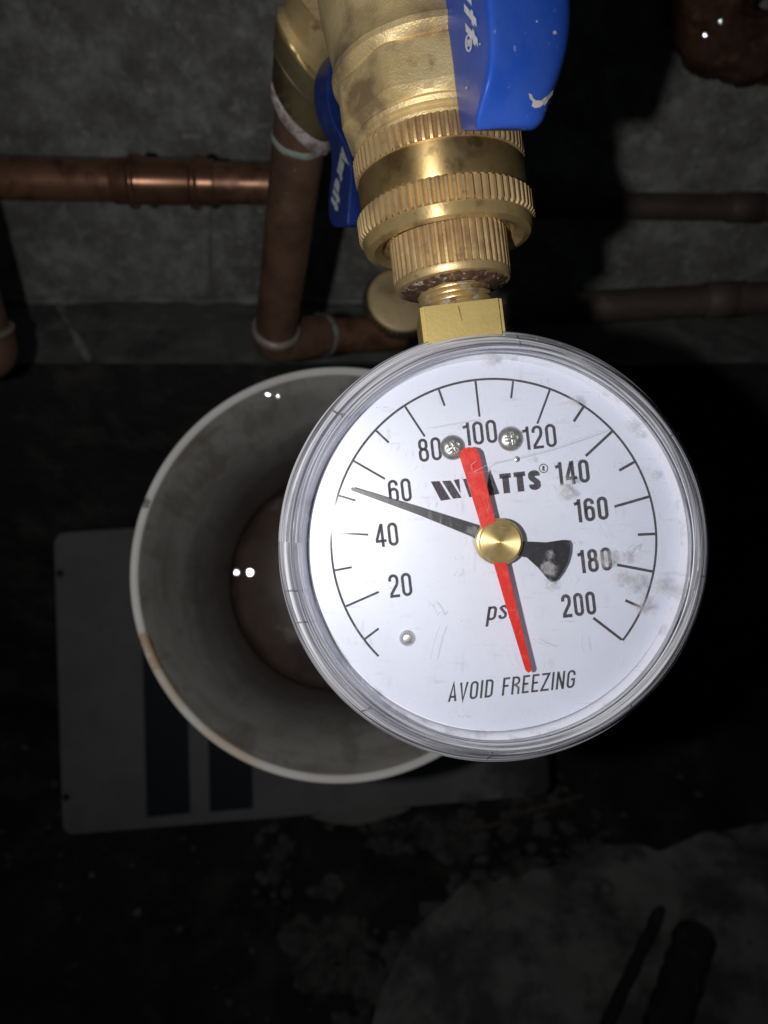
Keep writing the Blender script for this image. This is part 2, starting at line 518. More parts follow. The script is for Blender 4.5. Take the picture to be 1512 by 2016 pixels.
def shear(bm, k=.72, x0=0):
    for v in bm.verts:
        if k > .6 and not x0 == 0: v.co.x = v.co.x * 1.07; v.co.z *= 1.07
        v.co.y -= k * (v.co.x - x0 * MM)
    return bm
def axis_frame(A, B):
    """origin A, local y runs from B to A side... local -y points to B"""
    y = (A - B).normalized()
    x = RX - y * RX.dot(y)
    x.normalize()
    z = x.cross(y)
    return Matrix.Translation(A) @ Matrix((x, y, z)).transposed().to_4x4()

def prism(outline, h0, h1, bevel=.15, center=True):
    """flat plate from an outline in mm, between heights h0 and h1"""
    bm = bmesh.new()
    vs = [bm.verts.new(Vector((x, y, h0)) * MM) for x, y in outline]
    f = bm.faces.new(vs)
    ret = bmesh.ops.extrude_face_region(bm, geom=[f])
    nv = [g for g in ret['geom'] if isinstance(g, bmesh.types.BMVert)]
    bmesh.ops.translate(bm, verts=nv, vec=Vector((0, 0, h1 - h0)) * MM)
    top = [e for e in bm.edges if e.verts[0] in nv and e.verts[1] in nv]
    if bevel:
        bmesh.ops.bevel(bm, geom=top, offset=bevel * MM, segments=2, affect='EDGES')
    return bm

# ------------------------------------------------------------------ stroke lettering
def arc(cx, cy, rx, ry, a0, a1, n=9):
    return [(cx + rx * math.cos(R(a0 + (a1 - a0) * i / n)), cy + ry * math.sin(R(a0 + (a1 - a0) * i / n))) for i in range(n + 1)]

def stadium(x0, x1, y0, y1, ry=None):
    rx = (x1 - x0) / 2; cx = (x0 + x1) / 2; ry = ry or rx * 1.05
    return arc(cx, y1 - ry, rx, ry, 0, 180) + arc(cx, y0 + ry, rx, ry, 180, 360)

def glyph(ch, t):
    """centre lines of a condensed gothic letter of height 1: (width, [(points, closed)])"""
    a = t / 2
    W = {'1': .27, 'I': t, 'i': t, '.': t, 'F': .36, 'E': .37, 'T': .42, ' ': .24, 'D': .42, 'l': t, 'J': .36, 's': .36, 'p': .40, 't': .34, 'a': .44}.get(ch, .43)
    x0, x1 = a, W - a
    rx = (x1 - x0) / 2; cx = W / 2; ry = rx * 1.05
    S = []
    if ch in '0O': S = [(stadium(x0, x1, a, 1 - a), True)]
    elif ch == '1': S = [([(x1, 0), (x1, 1)], False), ([(x1, .86), (x1 - .10, .82), (0, .80)], False)]
    elif ch == '2': S = [([(x0, .70), (x0, 1 - a - ry)] + arc(cx, 1 - a - ry, rx, ry, 180, 0)[1:] + [(x1, .66), (x1 - .03, .54), (x0 + .02, .16), (x0 + .01, a), (W, a)], False)]
    elif ch == '4': S = [([(W * .70, 0), (W * .70, 1)], False), ([(W * .66, .97), (a * .8, .30)], False), ([(0, .26), (W + .03, .26)], False)]
    elif ch == '6': S = [(stadium(x0, x1, a, .60), True), ([(x0, .35), (x0, 1 - a - ry)] + arc(cx, 1 - a - ry, rx, ry, 180, 0)[1:] + [(x1, .73)], False)]
    elif ch == '8': S = [(stadium(x0, x1, a, .54), True), (stadium(x0 + .015, x1 - .015, .54, 1 - a), True)]
    elif ch == 'A': S = [([(a * .7, 0), (cx, 1), (W - a * .7, 0)], False), ([(a * 1.4, .26), (W - a * 1.4, .26)], False)]
    elif ch == 'V': S = [([(a * .7, 1), (cx, 0), (W - a * .7, 1)], False)]
    elif ch == 'I': S = [([(a, 0), (a, 1)], False)]
    elif ch == 'D': S = [([(x0, a), (cx, a)] + arc(cx, a + ry, rx, ry, 270, 360)[1:] + arc(cx, 1 - a - ry, rx, ry, 0, 90) + [(x0, 1 - a)], False), ([(x0, 0), (x0, 1)], False)]
    elif ch == 'F': S = [([(x0, 0), (x0, 1 - a), (W, 1 - a)], False), ([(x0, .53), (W - .05, .53)], False)]
    elif ch == 'E': S = [([(W, a), (x0, a), (x0, 1 - a), (W, 1 - a)], False), ([(x0, .52), (W - .05, .52)], False)]
    elif ch == 'R': S = [([(x0, 0), (x0, 1 - a), (cx, 1 - a)] + arc(cx, .75, rx, .25 - a, 90, -90)[1:] + [(x0, .5)], False), ([(cx, .5), (x1, .36), (x1, 0)], False)]
    elif ch == 'Z': S = [([(0, 1 - a), (x1 + .02, 1 - a), (x0 - .02, a), (W, a)], False)]
    elif ch == 'N': S = [([(x0, 0), (x0, 1)], False), ([(x0, .97), (x1, .03)], False), ([(x1, 0), (x1, 1)], False)]
    elif ch == 'G': S = [([(x1, .70), (x1, 1 - a - ry)] + arc(cx, 1 - a - ry, rx, ry, 0, 180)[1:] + arc(cx, a + ry, rx, ry, 180, 360) + [(x1, .48), (cx, .48)], False)]
    elif ch == 'T': S = [([(0, 1 - a), (W, 1 - a)], False), ([(cx, 0), (cx, 1 - a)], False)]
    elif ch == 'S': S = [([(x1, .70), (x1, 1 - a - ry)] + arc(cx, 1 - a - ry, rx, ry, 0, 180)[1:] + [(x0, .66), (x0 + .03, .58), (x1 - .03, .42), (x1, .34)] + arc(cx, a + ry, rx, ry, 0, -180) + [(x0, .30)], False)]
    elif ch == 'p': S = [([(x0, -.30), (x0, .72)], False), (stadium(x0, x1, a, .72 - a), True)]
    elif ch == 's': S = [([(x1, .52), (x1, .72 - a - rx * .8)] + arc(cx, .72 - a - rx * .8, rx, rx * .8, 0, 180)[1:] + [(x1, .26)] + arc(cx, a + rx * .8, rx, rx * .8, 0, -180) + [(x0, .22)], False)]
    elif ch == 'i': S = [([(a, 0), (a, .72)], False), ([(a, .84), (a, 1)], False)]
    elif ch == 'a': S = [(stadium(x0, x1, a, .68 - a), True), ([(x1, 0), (x1, .68)], False)]
    elif ch == 't': S = [([(cx, 0), (cx, 1)], False), ([(0, .68), (W, .68)], False)]
    elif ch == 'm': S = [([(x0, 0), (x0, .68)], False), ([(x0, .6), (cx, .68 - a), (cx, 0)], False), ([(cx, .6), (x1, .68 - a), (x1, 0)], False)]
    elif ch == 'r': S = [([(x0, 0), (x0, .68)], False), ([(x0, .45), (cx, .66), (x1, .6)], False)]
    return W, S

def stroke(pts, closed, t):
    """quads along a centre line with mitred joints -> (verts, faces)"""
    n = len(pts)
    L, Rr = [], []
    for i in range(n):
        p = Vector(pts[i])
        pa = Vector(pts[i - 1]) if (i > 0 or closed) else None
        pb = Vector(pts[(i + 1) % n]) if (i < n - 1 or closed) else None
        d1 = (p - pa).normalized() if pa is not None and (p - pa).length > 1e-9 else None
        d2 = (pb - p).normalized() if pb is not None and (pb - p).length > 1e-9 else None
        if d1 is None: d1 = d2
        if d2 is None: d2 = d1
        n1 = Vector((-d1.y, d1.x)); n2 = Vector((-d2.y, d2.x))
        m = (n1 + n2)
        if m.length < 1e-6: m = n1
        m.normalize()
        k = t / 2 / max(.35, m.dot(n1))
        L.append(p + m * k); Rr.append(p - m * k)
    faces = []
    m_ = n if closed else n - 1
    for i in range(m_):
        j = (i + 1) % n
        faces.append((i, j, n + j, n + i))
    return L + Rr, faces

def text_polys(s, t, gap=.11, slant=0.0):
    V, F = [], []
    x = 0
    for ch in s:
        W, S = glyph(ch, t)
        for pts, cl in S:
            vs, fs = stroke(pts, cl, t)
            o = len(V)
            V += [(x + q.x + slant * q.y, q.y) for q in vs]
            F += [tuple(o + k for k in f) for f in fs]
        x += W + gap
    return V, F, x - gap

def print_obj(name, V, F, mat, parent, fn):
    me = bpy.data.meshes.new(name)
    me.from_pydata([fn(x, y) for x, y in V], [], F)
    return link(name, me, mat=mat, parent=parent, smooth=False)

# ================================================================== SETTING
WALL_Y = 0.440
def grid_bm(f, nu, nv):
    bm = bmesh.new()
    g = [[bm.verts.new(f(i / nu, j / nv)) for i in range(nu + 1)] for j in range(nv + 1)]
    for j in range(nv):
        for i in range(nu):
            bm.faces.new((g[j][i], g[j][i + 1], g[j + 1][i + 1], g[j + 1][i]))
    return bm

def hit_wall(u, v):
    d = P(u, v, 1000) - CAM
    return CAM + d * ((WALL_Y - CAM.y) / d.y)
LEDGE_Z = hit_wall(756, 590).z
def wallpt(a, b):
    x = -1.2 + 2.4 * a
    z = LEDGE_Z - .01 + (1.5) * b
    return Vector((x, WALL_Y + .0025 * noise.noise(Vector((x * 9, z * 9, 0))) + .0012 * noise.noise(Vector((x * 40, z * 40, 3))), z))
tag(world_obj("wall", grid_bm(wallpt, 200, 130), M_wall, angle=80), kind='structure')
FOOT_Y = WALL_Y - .062
def footpt(a, b):
    x = -1.2 + 2.4 * a
    y = WALL_Y + .01 - b * (WALL_Y + .01 - FOOT_Y)
    return Vector((x, y, LEDGE_Z - b * .006 + .0015 * noise.noise(Vector((x * 20, y * 20, 0)))))
ft = world_obj("footing", grid_bm(footpt, 200, 8), M_footing, angle=80)
tag(ft, kind='structure')
def frontpt(a, b):
    x = -1.2 + 2.4 * a
    z = (LEDGE_Z - .006) * (1 - b) - .01 * b
    p = Vector((x, FOOT_Y - .02 * b, z))
    p.y += .008 * noise.noise(p * 18) * min(1, b * 6)
    return p
tag(world_obj("footing_face", grid_bm(frontpt, 200, 40), M_dirt, angle=80), kind='structure')
# pale mortar fillet along the foot of the wall, and the joint that runs down the footing
M_joint = pbr("dark_mortar", (.24, .24, .23), .9, 0, [((.42, .42, .40), 120, .45, .6, .9)], [(400, .5, .001)])
def strip(name, pts, wd, mat, up, h=.0012, parent=None):
    bm = bmesh.new()
    prev = None
    n = len(pts)
    for i, p in enumerate(pts):
        t = (pts[min(i + 1, n - 1)] - pts[max(i - 1, 0)]).normalized()
        s = t.cross(up).normalized()
        k = wd * (.7 + .5 * noise.noise(p * 70)) * (0.25 if i in (0, n - 1) else 1)
        row = [bm.verts.new(p - s * k), bm.verts.new(p + up * h), bm.verts.new(p + s * k)]
        if prev:
            for q in range(2): bm.faces.new((prev[q], prev[q + 1], row[q + 1], row[q]))
        prev = row
    return world_obj(name, bm, mat, parent)
mp = [Vector((x / 200, WALL_Y - .0035, LEDGE_Z + .0022 + .0016 * noise.noise(Vector((x / 9, 0, 0))))) for x in range(-200, 201)]
tag(strip("mortar_fillet", mp, .0032, M_mortar, Vector((0, -.7, .7)), .002), kind='structure')
dj = [Vector((-.205 + .034 * t + .001 * noise.noise(Vector((t * 6, 0, 0))), WALL_Y - .006 - .056 * t, LEDGE_Z + .0008 - .006 * t)) for t in [i / 14 for i in range(15)]]
vj = [hit_wall(415 + 3 * noise.noise(Vector((i * .6, 0, 0))), 405 + i * 9) + Vector((0, -.0022, 0)) for i in range(20)]
tag(strip("block_joint", vj, .0014, M_joint, Vector((0, -1, 0)), .0004), kind='structure')
tag(strip("mortar_joint", dj, .0030, M_mortar, Vector((0, 0, 1)), .0012), kind='structure')

def floorpt(a, b):
    x = -1.3 + 2.6 * a
    y = -1.3 + (WALL_Y - .02 + 1.3) * b
    p = Vector((x, y, 0))
    p.z = .022 * noise.noise(p * 7) + .010 * noise.noise(p * 25) + .004 * noise.noise(p * 80)
    return p
tag(world_obj("dirt_floor", grid_bm(floorpt, 300, 220), M_dirt, angle=80), kind='structure')

# ================================================================== PRESSURE GAUGE
GD = 132.0
GF = frame(972, 1066, GD)
gauge = empty("pressure_gauge", GF, "round white dial pressure gauge with clear plastic rim and red hand", "pressure gauge")
GX, GY = (972 - 756) / FPX * GD, (1008 - 1066) / FPX * GD
def G(u, v, h=0):
    d = GD - h
    return ((u - 756) / FPX * d - GX, (1008 - v) / FPX * d - GY)
CB = (-.05, -.85)
def part(name, bm, mat, parent=gauge, angle=35):
    return from_bm(name, bm, mat=mat, parent=parent, angle=angle)
# steel case: cup floor, inner wall, stepped flange, back
case = part("case", lathe([(0, -1.3), (31.6, -1.3), (32.0, -1.2), (32.05, .04), (32.7, 1.2), (33.1, 1.7), (33.4, .9), (34.1, .8), (34.3, 1.5), (34.8, 1.5), (35.0, .2), (35.9, .1), (36.1, -.6), (36.2, -2), (36.0, -9), (34.5, -12), (30, -13), (0, -13)], 160, center=CB), M_case)
dial = part("dial", lathe([(0, 0), (31.9, 0), (31.95, -.06), (31.9, -.5), (0, -.5)], 160, center=(.22, -.47)), M_dial)
spots = []
for (u, v, r, a) in [(1108, 968, 2.0, .75), (1120, 945, 1.3, .6), (1190, 1100, 2.2, .75), (1225, 1098, 1.6, .5), (1245, 1148, 2.4, .7), (1215, 1140, 1.9, .6), (1262, 1190, 2.2, .7), (1300, 1150, 2.4, .5), (1320, 1165, 2.0, .45),
                     (1128, 792, 1.5, .55), (1080, 1120, 2.0, .7), (1075, 1150, 1.6, .65), (1082, 1092, 1.2, .5), (1240, 840, 1.8, .4), (1255, 855, 1.1, .6), (1282, 935, 1.3, .45), (1020, 1352, 1.1, .45), (930, 1045, 1.5, .35), (962, 705, 2.2, .5), (1040, 905, .9, .4)]:
    x, y = G(u, v, 5.5)
    spots.append(((x * MM, y * MM, 5.8 * MM), r * MM, a))
M_lens = clear_mat("clear_window_plastic", spots, 0, .17)
M_rim = clear_mat("scuffed_clear_plastic", [], .72, .5, streak=True, tint=(.97, .97, 1.0), frough=.11)
part("window", lathe([(0, 6.3), (31.2, 6.3), (31.6, 6.27), (31.9, 6.18), (32.1, 6.0), (32.3, 5.6), (32.25, 5.2), (31.9, 5.4), (31.5, 5.52), (31.2, 5.55), (0, 5.55)], 160, center=CB), M_lens, angle=40)
part("bezel", lathe([(32.35, 5.6), (32.6, 6.3), (33.0, 6.6), (33.35, 6.3), (33.5, 5.2), (33.9, 4.8), (34.1, 5.1), (34.6, 4.8), (34.8, 3.9), (35.0, 2.7), (35.5, 2.5), (35.65, 1.6), (36.1, 1.4), (36.3, .6), (36.85, .3), (36.95, -.5), (36.95, -4.5), (36.5, -5.2), (36.35, -.8), (35.2, .6), (34.5, 1.9), (33.2, 2.1), (32.85, 1.2), (32.5, 2.6)], 200, closed=True, center=CB), M_rim, angle=25)
# the small moulded ribs across the clear rim
for ang in (84, 192, 201, 231, 268, 352, 310, 140, 33):
    bm = lathe([(32.9, 5.02), (33.3, 4.9), (33.3, 4.7), (32.9, 4.8)], 8, closed=True)
    bm.free()
    bm = bmesh.new()
    ca, sa = math.cos(R(ang)), math.sin(R(ang))
    prof = [(32.9, 6.7), (34.4, 5.1), (35.4, 2.75), (36.3, .9), (36.98, -.4)]
    rows = []
    for r, h in prof:
        rows.append([bm.verts.new(Vector(((CB[0] + r * ca - s * sa), (CB[1] + r * sa + s * ca), h + z)) * MM) for s, z in ((-.16, -.25), (0, .08), (.16, -.25))])
    for a, b in zip(rows, rows[1:]):
        for k in range(2): bm.faces.new((a[k], a[k + 1], b[k + 1], b[k]))
    part("moulding_rib", bm, M_rim)

def scratch(pts, wd):
    q = [G(u, v, 6.6) for u, v in pts]
    vs, fs = stroke(q, False, wd)
    me = bpy.data.meshes.new("scratch")
    def hz(x, y): return 6.31
    me.from_pydata([(a.x * MM, a.y * MM, (hz(a.x, a.y) + .02) * MM) for a in vs], [], fs)
    link("scratch", me, mat=M_scratch, parent=gauge, smooth=False)
M_scratch = clear_mat("scratch", [], 0, .8)
for n_ in M_scratch.node_tree.nodes:
    if n_.type == 'BSDF_DIFFUSE': n_.inputs[0].default_value = (.50, .50, .56, 1); dfn = n_
mxs = N(M_scratch.node_tree, 'ShaderNodeMixShader', i={0: .42})
trn = [n_ for n_ in M_scratch.node_tree.nodes if n_.type == 'BSDF_TRANSPARENT'][0]
M_scratch.node_tree.links.new(trn.outputs[0], mxs.inputs[1]); M_scratch.node_tree.links.new(dfn.outputs[0], mxs.inputs[2])
M_scratch.node_tree.links.new(mxs.outputs[0], M_scratch.node_tree.nodes['Material Output'].inputs[0])
scratch([(932, 930), (965, 912), (1030, 898), (1082, 884), (1130, 868), (1190, 846)], .16)
scratch([(866, 1234), (858, 1255), (852, 1280), (848, 1300)], .14)
scratch([(1150, 1284), (1148, 1270), (1147, 1252)], .10)
scratch([(1050, 1258), (1066, 1268), (1083, 1274)], .14)
scratch([(1228, 1095), (1240, 1078), (1250, 1072), (1246, 1084)], .22)
scratch([(1176, 1024), (1192, 1052), (1196, 1060)], .08)
scratch([(846, 1186), (856, 1196), (862, 1212), (868, 1204)], .16)
scratch([(838, 843), (900, 832), (935, 826)], .10)
scratch([(930, 925), (928, 915), (938, 908)], .14)
scratch([(1000, 1288), (1004, 1300), (1012, 1312)], .10)
rnd0 = random.Random(11)
for i in range(46):
    a_, r_ = rnd0.uniform(0, 6.28), 350 * math.sqrt(rnd0.random())
    u_, v_ = 975 + r_ * math.cos(a_), 1068 + r_ * math.sin(a_)
    b_, l_ = rnd0.uniform(0, 3.14), rnd0.uniform(3, 14)
    scratch([(u_, v_), (u_ + l_ * .5 * math.cos(b_), v_ + l_ * .5 * math.sin(b_)), (u_ + l_ * math.cos(b_ + .3), v_ + l_ * math.sin(b_ + .3))], rnd0.uniform(.06, .14))

INK_H = .035
ROLL = 6.5
def angle_of(p): return 96.5 - 1.34 * (p - 100)
RT = 320 / FPX * GD
V_, F_ = [], []
def quad_line(p, q, t):
    vs, fs = stroke([p, q], False, t)
    o = len(V_)
    V_.extend([(a.x, a.y) for a in vs]); F_.extend([tuple(o + k for k in f) for f in fs])
vs, fs = stroke([(RT * math.cos(R(angle_of(4.2 + 195.8 * i / 160))), RT * math.sin(R(angle_of(4.2 + 195.8 * i / 160)))) for i in range(161)], False, .38)
V_.extend([(a.x, a.y) for a in vs]); F_.extend(fs)
me_ = bpy.data.meshes.new("scale_marking")
ticks = []
for p in range(10, 201, 10):
    a = R(angle_of(p)); major = p % 20 == 0
    r0 = RT - (6.35 if major else 3.15)
    quad_line((r0 * math.cos(a), r0 * math.sin(a)), ((RT - .2) * math.cos(a), (RT - .2) * math.sin(a)), .46 if p > 120 else .36)
print_obj("scale_marking", V_, F_, M_ink, dial, lambda x, y: (x * MM, y * MM, INK_H * MM))

def dial_text(name, s, u, v, hpx, wpx=None, t=.135, gap=.11, slant=0.0, roll=ROLL, mat=M_ink):
    V, F, W = text_polys(s, t, gap, slant)
    k = hpx / FPX * GD
    kx = k if wpx is None else (wpx / FPX * GD) / W
    cx, cyy = G(u, v)
    ca, sa = math.cos(R(roll)), math.sin(R(roll))
    def fn(x, y):
        a, b = (x - W / 2 - slant / 2) * kx, (y - .5) * k
        return ((cx + a * ca - b * sa) * MM, (cyy + a * sa + b * ca) * MM, (INK_H + .005) * MM)
    return print_obj(name, V, F, mat, dial, fn)
for s, u, v in (("20", 788, 1152), ("40", 761, 1053), ("60", 787, 966), ("80", 846, 885), ("100", 945, 852), ("120", 1062, 860), ("140", 1127, 930), ("160", 1164, 1003), ("180", 1171, 1103), ("200", 1139, 1190)):
    dial_text("number", s, u, v, 46, 45 if len(s) == 2 else (66 if s != "200" else 67), t=(.142 if s in ("140", "160", "180", "200") else .122))
dial_text("lettering", "AVOID FREEZING", 1008, 1350, 35, 250, t=.115, gap=.13, slant=.20)
dial_text("lettering", "psi", 985, 1200, 38, 50, t=.12, gap=.10, slant=.22)
dial_text("lettering", "ATTS", 1010, 950, 39, 108, t=.24, gap=.10)
# striped W of the maker's mark
def mark(polys):
    V, F = [], []
    for pl in polys:
        o = len(V)
        V += [G(u, v) for u, v in pl]; F.append(tuple(range(o, o + len(pl))))
    return V, F
V, F = mark([[(848, 948), (865, 947), (887, 983), (868, 986)], [(870, 947), (887, 946), (909, 980), (892, 982)], [(893, 945), (904, 943), (907, 972)],
             [(911, 943), (922, 942), (941, 977), (924, 979)], [(927, 941), (944, 940), (948, 972)]])
print_obj("maker_mark", V, F, M_ink, dial, lambda x, y: (x * MM, y * MM, (INK_H + .005) * MM))
# registered sign
V, F = [], []
cx, cyy = G(1070, 922)
vs, fs = stroke([(cx + .72 * math.cos(i * math.pi / 12), cyy + .72 * math.sin(i * math.pi / 12)) for i in range(24)], True, .15)
V += [(q.x, q.y) for q in vs]; F += fs
tv, tf, W = text_polys("R", .2)
o = len(V)
V += [(cx + (x - W / 2) * .95, cyy + (y - .5) * .85) for x, y in tv]; F += [tuple(o + k for k in f) for f in tf]
print_obj("registered_sign", V, F, M_ink, dial, lambda x, y: (x * MM, y * MM, (INK_H + .005) * MM))

# screws on the dial: domed pan heads with a cross recess
def screw(u, v, r, rot):
    x, y = G(u, v)
    bm = bmesh.new()
    seg, rings = 48, 14
    g = []
    for j in range(rings + 1):
        q = j / rings
        rr = r * q
        row = []
        for i in range(seg):
            a = 2 * math.pi * i / seg
            px, py = rr * math.cos(a), rr * math.sin(a)
            h = .95 * math.sqrt(max(0, 1 - (q * .985) ** 2))
            lx, ly = px * math.cos(rot) + py * math.sin(rot), -px * math.sin(rot) + py * math.cos(rot)
            arm = max(0, 1 - abs(lx) / (.20 * r)) * (abs(ly) < .50 * r) + max(0, 1 - abs(ly) / (.20 * r)) * (abs(lx) < .50 * r)
            h -= .5 * min(1, arm * 1.6)
            row.append(bm.verts.new(Vector((x + px, y + py, max(0, h))) * MM))
        g.append(row)
    for j in range(rings):
        for i in range(seg):
            k = (i + 1) % seg
            if j == 0 and False: pass
            bm.faces.new((g[j][i], g[j][k], g[j + 1][k], g[j + 1][i]))
    bmesh.ops.remove_doubles(bm, verts=bm.verts, dist=1e-7)
    return part("screw", bm, M_steel, dial, angle=40)
screw(891, 881, 2.15, .5)
screw(1005, 864, 2.15, .2)
x, y = G(802, 1256)
part("stop_pin", lathe([(0, 1.5), (.75, 1.4), (1.15, .95), (1.35, .3), (1.4, 0)], 32, center=(x, y)), M_steel, dial)
x, y = G(1018, 904)
part("rivet_mark", lathe([(0, .14), (.35, .12), (.5, .04)], 24, center=(x, y)), M_steel, dial)

# black pressure hand
H1 = 2.6
def poly_px(pts, h): return [G(u, v, h) for u, v in pts]
arc_cw = [(1119, 1064), (1123, 1072), (1122, 1090), (1117, 1108), (1108, 1126), (1096, 1142), (1087, 1146)]
hand = poly_px([(690, 962), (694, 959), (820, 997), (945, 1036), (990, 1045), (1030, 1066), (1075, 1068), (1108, 1063)] + arc_cw + [(1080, 1142), (1060, 1118), (1038, 1098), (1010, 1092), (960, 1082), (930, 1057), (820, 1012), (693, 966)], H1)
ptr = part("pointer", prism(hand, H1 - .35, H1, .08), M_pointer)
H2 = 4.75
red = [(905, 898), (907, 888), (914, 882), (924, 880), (935, 882), (942, 889), (945, 899), (977, 1032), (990, 1070), (997, 1108), (1022, 1215), (1047, 1317), (1045, 1323), (1040, 1325), (1035, 1320), (1003, 1215), (972, 1108), (962, 1070), (946, 1032)]
part("red_pointer", prism(poly_px(red, H2), H2 - .45, H2, .1), M_red)
hc = G(984, 1067, 4.8)
hbm = lathe([(3.9, 1.2), (3.9, 4.2), (3.75, 4.45), (3.45, 4.5), (3.5, 4.8), (3.45, 5.35), (3.3, 5.5), (.62, 5.5), (.55, 5.35), (.42, 5.35), (.36, 5.6), (0, 5.62)], 64)
hub = part("hub", hbm, M_hub, angle=30)
hub.location = (hc[0] * MM, hc[1] * MM, 0)
hub2 = part("hub_sleeve", lathe([(1.6, 0), (1.6, 1.3)], 32), M_hub, hub)

# stem with square wrench flats and threaded end
FITROLL = 6.9
SF = frame(899, 619, 138, FITROLL)
REL = GF.inverted() @ SF
def stem_part(name, bm, mat):
    bmesh.ops.transform(bm, matrix=REL, verts=bm.verts)
    return part(name, bm, mat)
bm = bmesh.new()
bmesh.ops.create_cube(bm, size=1)
bmesh.ops.scale(bm, vec=Vector((14.1, 7, 14)) * MM, verts=bm.verts)
bmesh.ops.bevel(bm, geom=[e for e in bm.edges if abs((e.verts[0].co - e.verts[1].co).normalized().y) > .9], offset=.7 * MM, segments=2, affect='EDGES')
bmesh.ops.translate(bm, verts=bm.verts, vec=Vector((.1, -2.6, 0)) * MM)
for v in bm.verts:                      # the corners of the top are turned down a little
    if v.co.y > 0:
        rr = math.hypot(v.co.x, v.co.z) / MM
        v.co.y -= max(0, rr - 7.6) * .35 * MM
stem_part("wrench_flats", bm, M_brass_stem)
bm = bmesh.new()
bmesh.ops.create_cube(bm, size=1)
bmesh.ops.scale(bm, vec=Vector((.22, 2.6, .25)) * MM, verts=bm.verts)
bmesh.ops.rotate(bm, verts=bm.verts, matrix=Matrix.Rotation(R(8), 3, 'Z'))
bmesh.ops.translate(bm, verts=bm.verts, vec=Vector((-.3, -1.6, 7.05)) * MM)
stem_part("witness_mark", bm, M_brass_new)
prof = [(0, .2), (6.4, .3)]
y = .5
while y < 6.4:
    prof += [(6.6 - y * .02, y), (6.6, y + .22), (5.95, y + .52), (5.95, y + .62)]
    y += 1.0
bm = lathe(prof, 72, 'y')
for v in bm.verts:                      # slight helix
    v.co.y += math.atan2(v.co.x, v.co.z) / (2 * math.pi) * .9 * MM if .0004 < v.co.y < .0062 else 0
stem_part("threaded_stem", bm, M_thread)

# ================================================================== FITTINGS ABOVE
ad = empty("gauge_adapter", SF, "small brass bushing with fine knurling between the gauge stem and the big nut", "fitting")
part("knurled_body", lathe([(6.7, 5.2), (9.0, 4.7, 0), (10.1, 5.0), (10.45, 5.7), (10.45, 6.2, 0), (10.5, 6.6, .55), (10.5, 13.4, .55), (10.2, 13.9, .2), (9.6, 14.4), (8.5, 15.0), (8.5, 17)], 0, 'y', teeth=50), M_brass_knurl, ad, angle=28)
bm = lathe([(6.3, 4.0), (7.6, 4.15), (9.0, 4.55), (9.6, 4.95), (8, 5.3), (6.3, 5.4)], 72, 'y')
for v in bm.verts: v.co += Vector((noise.noise(v.co * 900), noise.noise(v.co * 900 + Vector((5, 0, 0))), noise.noise(v.co * 1100))) * .00028
part("grime_ring", bm, M_grime, ad, angle=80)

cp = empty("swivel_coupling", SF @ Matrix.Translation((0, 12.5 * MM, 0)), "large brass hose coupling nut with two coarse knurled bands and tarnished middle", "coupling")
def cpp(name, bm, mat):
    bmesh.ops.translate(bm, verts=bm.verts, vec=(0, -12.5 * MM, 0))
    return part(name, bm, mat, cp, angle=28)
cpp("lower_lip", lathe([(9.4, 16.5), (9.6, 14.0), (10.9, 13.6), (11.2, 14.1), (11.7, 14.1), (12.0, 12.9), (13.4, 12.2), (14.7, 12.5), (15.15, 13.3), (15.2, 14.3), (15.0, 14.5)], 120, 'y'), M_brass_new)
cpp("knurled_band", lathe([(14.7, 14.2), (15.3, 14.35, 0), (15.75, 14.9, .95), (15.8, 18.2, .95), (15.2, 18.8, .3), (14.6, 18.9)], 0, 'y', teeth=72), M_brass_knurl)
cpp("middle_band", lathe([(14.5, 18.6), (14.75, 18.9), (14.9, 19.4), (14.9, 24.2), (14.7, 24.9), (14.4, 25.1)], 120, 'y'), M_brass_band)
cpp("knurled_band", lathe([(14.4, 24.7), (15.0, 24.9, 0), (15.2, 25.3, .85), (15.25, 28.6, .85), (14.8, 29.1, .3), (14.0, 29.3)], 0, 'y', teeth=72), M_brass_knurl)

# front ball valve
VF = SF @ Matrix.Translation((0, 28.4 * MM, 0))
fv = empty("ball_valve", VF, "large cast brass ball valve with blue lever above the gauge", "valve")
def vpp(name, bm, mat, angle=30):
    bmesh.ops.translate(bm, verts=bm.verts, vec=(0, -28.4 * MM, 0))
    return part(name, bm, mat, fv, angle=angle)
vpp("collar", lathe([(13.2, 28.9), (13.9, 29.1), (14.1, 29.9), (13.8, 30.4), (13.8, 30.8), (14.5, 31.2), (14.8, 31.9), (14.5, 32.5), (14.4, 33)], 120, 'y'), M_brass_cast)
vb = lathe([(14.4, 32.2, 0, 0), (15.6, 32.9, 0, 1.13), (16.9, 33.8, 0, 1.13), (17.3, 36.5, 0, 1.13), (17.4, 40.6, 0, 1.13), (16.9, 41.2, 0, 1.13), (17.2, 41.9, 0, 0), (17.8, 42.6, 0, 0), (17.9, 43.6, 0, 0),
            (17.5, 44.4, 0, 0), (17.4, 46, 0, 0), (17.9, 50, 0, 0), (18.6, 56, 0, 0), (18.8, 62, 0, 0), (18, 70, 0, 0), (15, 78, 0, 0)], 192, 'y', oct_=8)
for v in vb.verts:
    kk = 1 - .035 * min(1, max(0, (v.co.y / MM - 33) / 4)); v.co.x *= kk; v.co.z *= kk
    v.co += v.co.normalized() * .00022 * noise.noise(v.co * 160)
vpp("valve_body", vb, M_brass_cast, 24)

